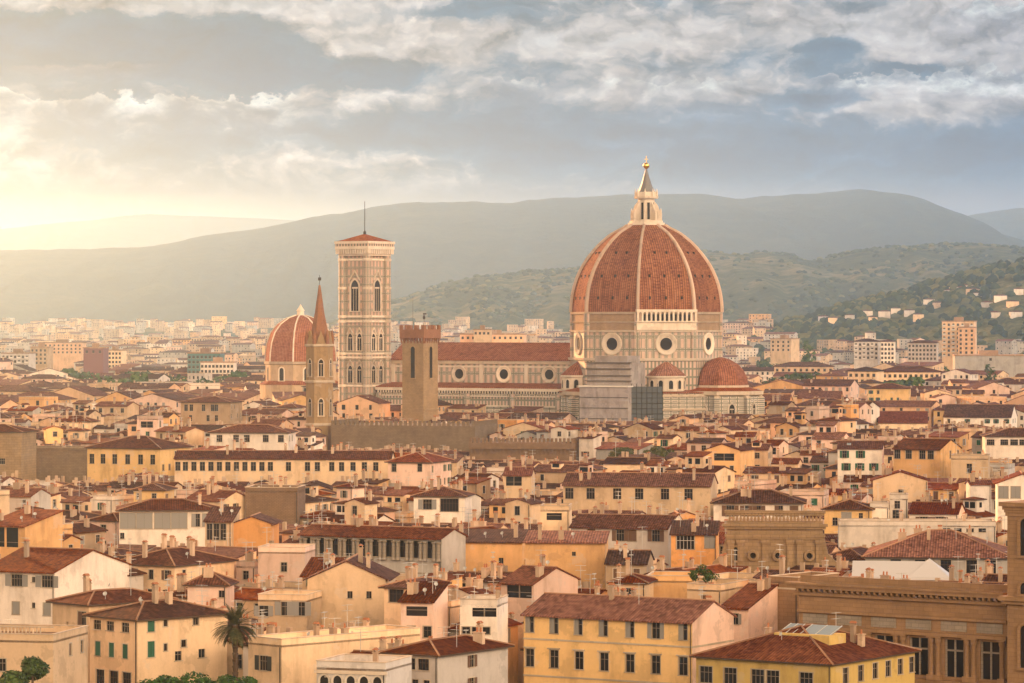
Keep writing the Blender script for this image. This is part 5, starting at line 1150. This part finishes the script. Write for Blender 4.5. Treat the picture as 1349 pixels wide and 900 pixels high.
for (o, hw, hd, dx, phi) in ((CATH, 58, 27, -55, -31), (CATH, 52, 40, 5, -31), (BELL, 10, 10, 0, -36), (SP, 6, 6, 0, 0), (CH, 22, 22, 0, 0), (ST, 6, 6, 0, -33)):
    t, inn = axes(phi); c = Vector(o.location); c.z = 0; addrect(rect(c + t * dx, t, inn, hw, hd))
for r_, w_, z, d_ in (PAL1, PAL2): t, inn = axes(math.degrees(r_.rotation_euler.z)); addrect(rect(Vector((r_.location.x, r_.location.y, 0)), t, inn, w_ / 2, d_ / 2))
for px, Y in ((310, 481), (214, 455), (262, 459), (42, 452)): t, inn = axes(0); addrect(rect(Vector((U(px) * Y, Y, 0)), t, inn, 2.5, 2.5))
for px0, px1, Y in ((760, 875, 1345),): t, inn = axes(-10); addrect(rect(Vector((U((px0 + px1) / 2) * Y, Y, 0)), t, inn, 18, 6))
CLEAR = [(h[6], h[7], h[5], h[8]) for h in HEROES] + [(445, 760, 549, 1345), (745, 880, 553, 1338), (870, 1000, 543, 1340), (398, 444, 558, 1170), (345, 400, 512, 1700), (430, 630, 588, 1172), (612, 760, 603, 1128), (118, 240, 503, 2040), (265, 330, 501, 2040), (1020, 1130, 498, 2065), (1155, 1240, 507, 1900)]
def district(x, y):
    v = hnoise(x * .004 + 9, y * .004); return (-31 if v < -.25 else -22 if v < .02 else -12 if v < .25 else 8 if v < .45 else -40)
CAND = []
from mathutils.bvhtree import BVHTree
hills_ = [o for o in COL.objects if o.name.startswith('hills')]; last = hills_[-1]; mid = hills_[-2]
def surf(o):
    me = o.data; return BVHTree.FromPolygons([v.co for v in me.vertices], [tuple(p.vertices) for p in me.polygons])
TF, TM2, TL3 = surf(hills_[1]), surf(hills_[3]), surf(hills_[4])
def throw(y0, y1, step, wr, dr, zr, far=False):
    y = y0
    while y < y1:
        xm = y * .156 + 14; x = -xm + rq.uniform(0, step)
        while x < xm:
            c = Vector((x + rq.uniform(-.4, .4) * step, y + rq.uniform(-.4, .4) * step, 0)); phi = district(c.x, c.y) + rq.gauss(0, 3)
            w_, d_ = rq.uniform(*wr), rq.uniform(*dr)
            if rq.random() < .25: phi += rq.choice((90, -90)) if rq.random() < .0 else 0; w_, d_ = d_, w_
            t, inn = axes(phi); r_ = rect(c, t, inn, w_ / 2, d_ / 2)
            if not any(overlap(r_, o_, -.8) for o_ in near(c, 20)):
                roof = rq.choices(('gable', 'hip', 'gablef', 'shed', 'flat'), (44, 20, 14, 12, 10))[0]
                if w_ < d_ * .9 and roof == 'gable': roof = 'gablef'
                pitch = {'shed': 9, 'flat': 0}.get(roof, rq.uniform(14, 20)); ze = rq.gauss(zr[0] + min(max(0, c.y - 800) * .02, 8.5), zr[1])
                rise = {'gable': d_ / 2, 'gablef': w_ / 2, 'hip': min(w_, d_) / 2 + .7, 'shed': d_, 'flat': 0}[roof] * math.tan(R(pitch)) + .5 + (.8 if roof == 'flat' else 0)
                cs = [c + t * sx * w_ / 2 + inn * sy * d_ / 2 for sx in (-1, 1) for sy in (-1, 1)]
                px = [CX + p.x / p.y * F for p in cs]; a, e = min(px), max(px)
                if e > -10 and a < 1360:
                    lim = 0
                    for (h0, h1, pb, hY) in CLEAR:
                        if hY > c.y + 1 and e > h0 + 1 and a < h1 - 1: lim = max(lim, pb)
                    top = H - (lim - HY) / F * (c.y) if lim else 99
                    if ze + rise > top - .3: ze = top - .3 - rise - (rq.uniform(0, 1.5) if not far else 0)
                    if ze > 4:
                        addrect(r_); CAND.append(dict(c=c, phi=phi, w=w_, d=d_, ze=ze, roof=roof, pitch=pitch, rise=rise, a=a, e=e, Y=c.y, t=t, inn=inn, free=ze + rise + 3.4 < top))
            x += step
        y += step * .8
throw(440, 640, 15, (14, 22), (10, 14), (15.6, 2.0)); throw(640, 1330, 12, (7, 16), (7, 10.5), (15.4, 3.0)); throw(440, 1330, 7, (5, 9.5), (5, 8), (14.6, 3.4)); throw(440, 1330, 6, (4, 7), (4, 7), (13.4, 3.2))
throw(1330, 2500, 22, (16, 32), (12, 17), (14.5, 3.6), True); throw(1330, 2200, 14, (8, 14), (7, 11), (13, 3.6), True)
def hillz(px, y):
    z = 0
    for o_ in (TF, TM2, TL3):
        h_ = o_.ray_cast(Vector((U(px) * y, y, 2000)), Vector((0, 0, -1)))[0]
        if h_: z = max(z, h_.z)
    return z
for _ in range(11500):
    y = 2450 / (1 - rq.random() * .76); c = Vector((rq.uniform(-.155, .155) * y, y, 0)); px = CX + c.x / y * F
    w_, d_ = rq.choice((rq.uniform(9, 20), rq.uniform(14, 38))), rq.uniform(11, 18); phi = rq.gauss(-12, 18); t, inn = axes(phi)
    h_ = max(5, rq.gauss(12.5, 4.2)) * (1.0 if y < 5000 else 1.15); e = w_ / 2 / y * F
    if y < 2600 and (120 < px < 335 or 1020 < px < 1240): continue
    if y > 4350 and px > 1010: continue
    zb = hillz(px, y) if y > 3500 else 0
    if zb > (55 if px < 1010 else 32): continue
    c.z = zb
    if any(overlap(rect(c, t, inn, w_ / 2, d_ / 2), o_, 0) for o_ in near(c, 30)): continue
    addrect(rect(c, t, inn, w_ / 2, d_ / 2))
    rf = rq.choice(('hip', 'flat', 'gable', 'flat')); pitch = 15
    CAND.append(dict(c=c, phi=phi, w=w_, d=d_, ze=h_, roof=rf, pitch=pitch, rise=0 if rf == 'flat' else d_ / 2 * .27, a=px - e, e=px + e, Y=y, t=t, inn=inn))
# which of them can be seen: sweep from near to far keeping a skyline
sky_ = [900.0] * 1349
items = [(h[8], None, h) for h in HEROES] + [(q['Y'], q, None) for q in CAND]
items.sort(key=lambda i: i[0])
def colsof(a, e): return range(max(0, int(a)), min(1349, int(e) + 1))
for Y, q, h in items:
    if q is None:
        for k in colsof(h[6], h[7]): sky_[k] = min(sky_[k], h[5] - 20)
        continue
    tp = HY - (q['c'].z + q['ze'] + q['rise'] * .6 - H) / (Y) * F; q['py'] = tp
    q['vis'] = sum(max(0, sky_[k] - tp) for k in colsof(q['a'], q['e']))
    if q['Y'] < 2500:
        for k in colsof(q['a'], q['e']): sky_[k] = min(sky_[k], tp)
for q in CAND: q['wall'] = rq.choices(['cream', 'pale pink', 'white', 'ochre', 'yellow', 'tan', 'grey', 'peach', 'buff', 'light grey', 'orange'], [20, 15, 12, 9, 5, 9, 6, 12, 12, 7, 2] if q['Y'] < 2400 else [8, 3, 3, 4, 1, 26, 30, 5, 14, 8, 0])[0]; q['rf'] = rq.choices((0, 1, 2, 3), (40, 20, 22, 18))[0]
shown = sorted([q for q in CAND if q.get('vis', 0) > 3], key=lambda q: -q['vis'])
N_SINGLE = 296 - NH
singles = [q for q in shown if q['Y'] < 1330][:N_SINGLE]; ids = {id(q) for q in singles}; rest = [q for q in shown if id(q) not in ids]
# describe each by its nearest named neighbour
for q in singles:
    mx = (q['a'] + q['e']) / 2; q['mx'] = mx
    nm, ax, ay = min(ANCH, key=lambda A: math.hypot((A[1] - mx) * .8, (A[2] - q['py']) * 1.6)); dx, dy = mx - ax, q['py'] - ay
    q['rel'] = (nm, ('left of' if dx < 0 else 'right of') if abs(dx) > abs(dy) * 1.6 else ('behind' if dy < 0 else 'in front of')); q['dist'] = math.hypot(dx, dy)
ORD = ['nearest', 'second', 'third', 'fourth', 'fifth', 'sixth', 'seventh', 'eighth', 'ninth', 'tenth', 'eleventh', 'twelfth', 'thirteenth', 'fourteenth', 'fifteenth', 'sixteenth', 'seventeenth', 'eighteenth', 'nineteenth', 'twentieth']
by = {}
for q in singles: by.setdefault(q['rel'], []).append(q)
for k, v in by.items():
    for i, q in enumerate(sorted(v, key=lambda q: q['dist'])): q['ord'] = ORD[min(i, 19)] if i < 20 else 'number %d' % (i + 1)
RT = {'gable': 'gabled', 'gablef': 'gable-fronted', 'hip': 'hip-roofed', 'shed': 'lean-to', 'flat': 'flat-roofed'}
for q in singles:
    w_, d_, ze = q['w'], q['d'], q['ze']; st = rq.choice(['shut_open', 'shut_closed', 'surround', 'dark', 'shut_open', 'surround']); sh = rq.choice(['green', 'brown', 'grey', 'brown', 'grey']); wins = []
    log = rq.random() < .16 and w_ > 6
    wp, hp = rq.choice([(1.0, 1.6), (1.2, 1.9), (1.3, 1.5)])
    faces = [('F', w_)] + ([('R', d_)] if q['phi'] < -4 + math.degrees(math.atan(q['c'].x / q['c'].y)) else [('L', d_)])
    for f, ln in faces:
        n = max(1, int(ln / rq.uniform(2.9, 4.6)))
        if f == 'F' and log: wins.append(('F', rq.uniform(-.1, .1) * w_, ze - 1.75, min(w_ * .6, 6.5) // .5 * .5, 1.9, 'open_loggia', 'dark'))
        for r_ in range(2):
            z = ze - 1.55 - 3.3 * r_
            if f == 'F' and log and r_ == 0 or z < 2.5: continue
            for k in range(n):
                if rq.random() < (.22 if f == 'F' else .55): continue
                s2 = st if rq.random() < .7 else rq.choice(STYLES)
                if ln / n > wp * 2 + .4 or s2 != 'shut_open': wins.append((f, -ln / 2 + ln * (k + .5) / n + rq.uniform(-.3, .3) * (ln / n > 3), z, wp, hp, s2, sh))
    tall = q['roof'] != 'flat'
    ch = [(rq.uniform(-.42, .42) * w_, rq.uniform(-.4, .4) * d_, rq.randrange(4)) for _ in range(rq.choice((1, 1, 2, 2, 3, 4)))]
    an = [(rq.uniform(-.4, .4) * w_, rq.uniform(-.3, .3) * d_, rq.randrange(3)) for _ in range(rq.choice((0, 1, 1, 2, 3)))]
    do = [(rq.uniform(-.3, .3) * w_, -d_ * rq.uniform(.15, .25), rq.randrange(2))] if q['roof'] in ('gable', 'hip') and w_ > 9 and rq.random() < .2 else []
    sk = [(rq.uniform(-.35, .35) * w_, -d_ * .25, .9, 1.2)] if q['roof'] == 'gable' and w_ > 9 and rq.random() < .3 else []
    di = [(rq.uniform(-.4, .4) * w_, rq.uniform(-.35, 0) * d_) for _ in range(rq.choice((0, 0, 1, 1, 2)))] if q['Y'] < 900 else []
    rm = [(rq.uniform(-.25, .25) * w_, rq.uniform(-.05, .3) * d_, rq.randrange(3))] if rq.random() < .5 and w_ > 7 and d_ > 6.5 and q['free'] else []
    nm, rel = q['rel']; feat = 'with an open loggia' if log else ('with a dormer' if do else {'shut_open': 'with %s shutters' % sh, 'shut_closed': 'with closed %s shutters' % sh}.get(st, 'under a %s roof' % ROOFW[q['rf']] if tall else 'with a terrace'))
    if not any(x[5].startswith('shut') for x in wins) and 'shutters' in feat: feat = 'under a %s roof' % ROOFW[q['rf']] if tall else 'with a terrace'
    lb = f"{q['wall']} {RT[q['roof']]} house {feat}, {q['ord']} {rel} {nm}"
    if len(lb.replace('-', ' ').split()) > 16: lb = f"{q['wall']} {RT[q['roof']]} house, {q['ord']} {rel} {nm}"
    house('house', lb, 'house', q['c'], q['phi'], w_, d_, ze, q['roof'], q['pitch'], q['wall'], q['rf'], wins, ch, an, do, sk, 'small houses of the old town', q['Y'] < 600, (), .6, False, None, di, rm)
# everything further off is one mass of roofs
MW = [k for k in WALLS]; bs = MB(); MS = [WM(k) for k in MW] + ROOFS + [WOOD, RIDGE, TERR, COPE, DARK, SHUT['grey'], LIME]
iW, iR = 0, len(MW); iWood, iRidge, iTerr, iCope, iDark, iShut, iLime = range(iR + 4, iR + 11)
VARR = []
for q in rest:
    w_, d_, ze = q['w'], q['d'], q['ze']; b = MB(); k = MW.index(q['wall'])
    holes = {}; walls_geo(b, w_, d_, ze, q['roof'], q['pitch'], holes); b.m = [k] * len(b.m)
    r2 = MB(); roof_geo(r2, w_, d_, ze, q['roof'], q['pitch'], .6, caps=q['Y'] < 1500); mp = [iR + q['rf'], iWood, iRidge, iTerr, k, iCope]
    o0 = len(b.v); b.v += r2.v; b.uv += r2.uv; b.f += [tuple(i + o0 for i in f) for f in r2.f]; b.m += [mp[i] for i in r2.m]
    n = max(1, int(w_ / rq.uniform(2.8, 4.5))); tall = 1 if q['Y'] < 1500 else min(6, int(ze / 3.3))
    for f, ln in (('F', w_), ('R', d_)):
        n = max(1, int(ln / rq.uniform(2.8, 4.6)))
        for r_ in range(max(2, tall)):
            z = ze - 1.6 - 3.2 * r_
            if z < 2: break
            for i in range(n):
                if rq.random() < (.2 if f == 'F' else .5): continue
                u = -ln / 2 + ln * (i + .5) / n + rq.uniform(-.2, .2); hw = rq.uniform(.5, .75); hh = rq.uniform(.75, 1.0)
                if f == 'F': b.box(u - hw, u + hw, -d_ / 2 - .05, -d_ / 2, z - hh, z + hh, rq.choice((iDark, iDark, iShut)), skip='k')
                else: b.box(w_ / 2, w_ / 2 + .05, u - hw, u + hw, z - hh, z + hh, rq.choice((iDark, iDark, iShut)), skip='l')
    if q['Y'] < 2600:
        for _ in range(rq.choice((1, 2, 2, 3))):
            x, y = rq.uniform(-.4, .4) * w_, rq.uniform(-.35, .35) * d_; zc_ = ze + q['rise'] * .4; b.box(x - .38, x + .38, y - .3, y + .3, zc_ - 1, zc_ + rq.uniform(.9, 2.0), iLime)
    M = Matrix.Translation(q['c']) @ Matrix.Rotation(R(q['phi']), 4, 'Z'); o0 = len(bs.v)
    bs.v += [M @ v for v in b.v]; bs.uv += b.uv; bs.f += [tuple(i + o0 for i in f) for f in b.f]; bs.m += b.m
struct(bs.build('distant_houses', MS), 'stuff')
print('CITY candidates', len(CAND), 'shown', len(shown), 'single', len(singles), 'rest', len(rest), 'heroes', NH, 'faces', len(bs.f))

# ------------------------------------------------------------------ modern blocks at the edge of the plain
def block(label, px0, px1, pt, Y, phi, d, wall, nx, nz, roof='flat', wins='F', name='apartment_block', ww=1.6, extra=None):
    P, w_, t, inn = wallplace(px0, px1, Y, phi); z = zat(pt, Y)
    r = thing(name, label, 'apartment block', P + t * w_ / 2 + inn * d / 2, R(phi), 'modern blocks on the plain')
    b = MB(); b.box(-w_ / 2, w_ / 2, -d / 2, d / 2, 0, z, 0, skip='b'); b.build('wall', [wall], r)
    b = MB()
    if roof == 'flat': b.box(-w_ / 2 - .4, w_ / 2 + .4, -d / 2 - .4, d / 2 + .4, z + .002, z + .8); b.box(-w_ * .15, w_ * .12, -d * .2, d * .2, z + .8, z + 3.4)
    else: roof_geo(b, w_, d, z, 'hip', 14, .8); b.m = [0] * len(b.m)
    b.build('roof', [ROOFS[2] if roof != 'flat' else TERR], r)
    wm_, pm_, sm_, full = window_meshes(ww, 1.7, 'plain', 'brown')
    for i in range(nx):
        for j in range(nz): link('window', full, r, (-w_ / 2 + w_ * (i + .5) / nx, -d / 2 - .06 - .15, z - 2.2 - 3.2 * j))
    if extra == 'balcony':
        me = cached(('balc', round(w_ / nx)), lambda: (lambda q: (q.box(-w_ / nx * .42, w_ / nx * .42, -1.3, 0, -.1, .1), q.box(-w_ / nx * .42, w_ / nx * .42, -1.3, -1.2, .1, 1.0), q.mesh('balcony', [FRAME_W]))[2])(MB()))
        for i in range(0, nx, 2):
            for j in range(nz): link('balcony', me, r, (-w_ / 2 + w_ * (i + .5) / nx, -d / 2, z - 3.3 - 3.2 * j))
    return r
block('tall cream apartment tower with balconies, the highest on the plain', 1241, 1283, 424, 2650, -14, 18, WM('cream'), 7, 8, extra='balcony')
block('lower wing attached to the tall apartment tower', 1262, 1284, 432, 2630, -14, 10, WM('peach'), 3, 6)
block('plum brown windowless slab block, left of the campanile', 110, 136, 459, 2350, -8, 14, mat('plum_panels', color=(.20, .10, .10)), 3, 1)
block('teal glass block with pale round columns, behind the trees', 247, 290, 466, 2300, -6, 16, mat('teal_panels', color=(.07, .17, .17), rough=.4), 8, 6)
block('white ribbed block in front of the teal one', 264, 308, 478, 2250, -6, 10, WM('white'), 9, 3)
block('white and dark apartment block with recessed balconies, left of the apartment tower', 1125, 1157, 450, 2600, -10, 14, WM('light grey'), 6, 4, 'hip', extra='balcony')
block('white apartment block with five rows of small windows', 1160, 1178, 450, 2580, -10, 14, WM('white'), 4, 5, 'hip')
block('long blank grey warehouse with a flat roof', 1258, 1352, 469, 2250, -5, 40, WM('grey'), 1, 1, name='warehouse')
block('broad cream block with a sunlit side, right of the cathedral', 1015, 1042, 447, 2900, -30, 16, WM('buff'), 4, 3)
block('pale apartment row with grey roof, between the warehouse and white blocks', 1196, 1234, 452, 2700, -12, 14, WM('light grey'), 8, 4, 'hip')
block('large palazzo-like block with a dark roof over a cream base', 1155, 1238, 490, 1980, -8, 20, WM('cream'), 12, 2, 'hip')
block('long low dark-roofed building behind green trees', 1020, 1098, 483, 2250, -4, 20, WM('tan'), 10, 1, 'hip')
block('cream block with rounded gable top, below the dark-roofed building', 1117, 1155, 489, 1950, -20, 16, WM('cream'), 5, 2, 'hip')
block('pale exhibition building seen beyond the nave roof', 606, 690, 441, 2500, -3, 40, WM('peach'), 12, 1)
block('square pale attic tower on the exhibition building', 624, 646, 435, 2480, -3, 20, WM('cream'), 4, 1)
block('long tan block at the far edge of the plain', 52, 108, 452, 3300, -6, 18, WM('peach'), 10, 3)
block('cream block beside the plum brown slab', 138, 160, 462, 2700, -10, 14, WM('cream'), 5, 4)
block('grey-fronted block with white floor bands', 2, 38, 466, 2500, -12, 14, WM('light grey'), 7, 4, extra='balcony')
block('tan apartment block beside the grey-fronted one', 40, 62, 458, 2750, -12, 14, WM('tan'), 4, 4)
# trees on the plain
TM = [tree_meshes(40 + k, 7, 6, 15, 700, .9, LEAF, .4) for k in range(3)]; CYP = tree_meshes(50, 2.2, 9, 19, 500, .7, LEAF, .3)
TREES = [(165, 482, 2150), (178, 478, 2250), (192, 483, 2200), (204, 481, 2150), (216, 484, 2180), (228, 488, 2120), (172, 494, 2050), (285, 494, 2100), (300, 490, 2140), (316, 487, 2160), (326, 491, 2120), (275, 500, 2050), (98, 482, 2300), (104, 486, 2280), (1025, 489, 2120), (1038, 490, 2090), (1052, 492, 2080), (1068, 491, 2100), (1084, 489, 2090), (1097, 488, 2110), (1110, 484, 2180), (1122, 482, 2200), (1166, 498, 1930), (1180, 497, 1920), (1194, 497, 1925), (1206, 499, 1920), (1298, 486, 2200), (1015, 462, 2850), (1240, 462, 2600), (1228, 463, 2580)]
for i, (px, pt, Y) in enumerate(TREES):
    p = W3(px, pt, Y); s = max(.5, p.z / 15); s = min(s, 1.3); p.z = p.z - 15 * s; p.z = 0 if p.z < 3 else p.z
    p.z = 0; s = min(max(zat(pt, Y) / 15, .6), 1.9)
    tree('dark green tree on the plain %s' % ('left of the bell tower, among the blocks' if px < 600 else 'right of the cathedral, in front of the blocks'), p, TM[i % 3], s, i * 1.3, 'trees on the %s plain' % ('western' if px < 600 else 'eastern'))
for px, pt, Y, lb in ((1063, 449, 2700, 'single dark cypress standing among cream blocks right of the cathedral'), (1302, 480, 2150, 'dark cypress at the corner of the grey warehouse')):
    p = W3(px, pt, Y); h_ = p.z; p.z = 0; tree(lb, p, CYP, h_ / 19, 0, None, 'cypress', 'tree')
for px, pt, Y, lb, s in ((818, 592, 1010, 'olive green treetop among the roofs below the scaffold', .95), (862, 589, 1015, 'broad yellow-green treetop right of the olive one, below the scaffold', 1.1)):
    p = W3(px, pt, Y); h_ = p.z; p.z = 0; tree(lb, p, tree_meshes(60 + px, 5.0, 2.4, h_, 1500, .4, LEAF_O, .3), 1)
# woods and villas on the slopes
def hill_z(px, Y, pts, Yr, front): 
    dz = (Y - Yr) / front; sh = (.5 + .5 * math.cos(math.pi * min(1, abs(dz)))) ** 1.15; return -6 + (zat(interp(pts, px), Yr) + 6) * sh
HP = [(-300, 470), (900, 452), (980, 440), (1040, 425), (1120, 402), (1180, 392), (1240, 372), (1300, 356), (1349, 344), (1450, 325), (1700, 300)]
def clump(b, c, r, h, m, q):
    n = 7; rings = [(0.75, .12), (1.0, .42), (.72, .78), (0, 1.0)]; L = []
    for k, (f, z) in enumerate(rings): L.append([c + Vector((math.cos(6.283 * i / n + k) * r * f * q.uniform(.75, 1.2), math.sin(6.283 * i / n + k) * r * f * q.uniform(.75, 1.2), h * z * q.uniform(.9, 1.1))) for i in range(n)] if f else [c + Vector((0, 0, h))])
    for A, B_ in zip(L, L[1:]):
        for i in range(n):
            if len(B_) > 1: b.face([A[i], A[(i + 1) % n], B_[(i + 1) % n], B_[i]], m)
            else: b.face([A[i], A[(i + 1) % n], B_[0]], m)
q = random.Random(5); wb = MB(); tv = surf(last); tm = surf(mid)
WD = [mat('wood_dark', color=(.024, .040, .018), rough=1, spec=0), mat('wood_green', color=(.045, .066, .024), rough=1, spec=0), mat('wood_olive', color=(.11, .115, .042), rough=1, spec=0)]
def drop(tr_, x, y):
    h_ = tr_.ray_cast(Vector((x, y, 2000)), Vector((0, 0, -1))); return h_[0]
for k in range(4200):
    y = q.uniform(3640, 4720); px = q.uniform(960, 1370); x = U(px) * y; v = hnoise(px * .02, y * .004); 
    if v < -.05 and q.random() < .8: continue
    h_ = drop(tv, x, y)
    if h_ and h_.z > 3: s = q.uniform(3, 7.5); clump(wb, h_ - Vector((0, 0, s * .3)), s, s * q.uniform(1.2, 1.9), q.choices((0, 1, 2), (4, 4, 3))[0], q)
for k in range(5200):
    y = q.uniform(5600, 7650); px = q.uniform(480, 1370); x = U(px) * y
    if hnoise(px * .012 + 4, y * .002) < .02 and q.random() < .85: continue
    h_ = drop(tm, x, y)
    if h_ and h_.z > 8: s = q.uniform(4, 8); clump(wb, h_ - Vector((0, 0, s * .3)), s, s * q.uniform(.9, 1.3), q.choices((0, 1, 2), (5, 4, 1))[0], q)
struct(wb.build('hillside_woods', WD), 'stuff')
VL = [(1258, 383, 4350), (1266, 384, 4330), (1274, 380, 4400), (1282, 386, 4300), (1250, 386, 4320), (1224, 398, 4250), (1236, 404, 4200), (1300, 404, 4150), (1318, 396, 4250), (1334, 402, 4150), (1342, 388, 4300), (1180, 410, 4200), (1198, 414, 4100), (1165, 416, 4150), (1142, 414, 4250), (1120, 420, 4150), (1100, 424, 4100), (1210, 420, 4000), (1310, 418, 4000), (1338, 415, 4000), (1290, 392, 4280), (1085, 422, 4250), (1150, 424, 4050)]
cnt = 0
for i, (px, py, Y) in enumerate(sorted(VL)):
    best = None
    for yy in range(3650, 4700, 15):
        h_ = drop(tv, U(px) * yy, yy)
        if h_ and abs(HY - (h_.z - H) / yy * F - py) < 2.5: best = h_; break
    if not best: continue
    cnt += 1; w_, d_, ze = q.uniform(9, 17), 9, q.uniform(5, 7); r = thing('villa', 'pale villa on the green hillside, %s from the cathedral side' % ORD[cnt - 1].replace('nearest', 'first') if cnt <= 20 else 'pale villa high on the hillside, %s from the edge' % ('last' if cnt == 21 else 'next' if cnt == 22 else 'third'), 'villa', best - Vector((0, 0, 3)), R(q.uniform(-30, 15)), 'villas on the hillside')
    b = MB(); walls_geo(b, w_, d_, ze + 3, 'hip', 15, {}); b.build('wall', [WM(q.choice(('white', 'light grey', 'cream')))], r); b = MB(); roof_geo(b, w_, d_, ze + 3, 'hip', 15, .7, caps=False); b.build('roof', [ROOFS[0], WOOD], r)
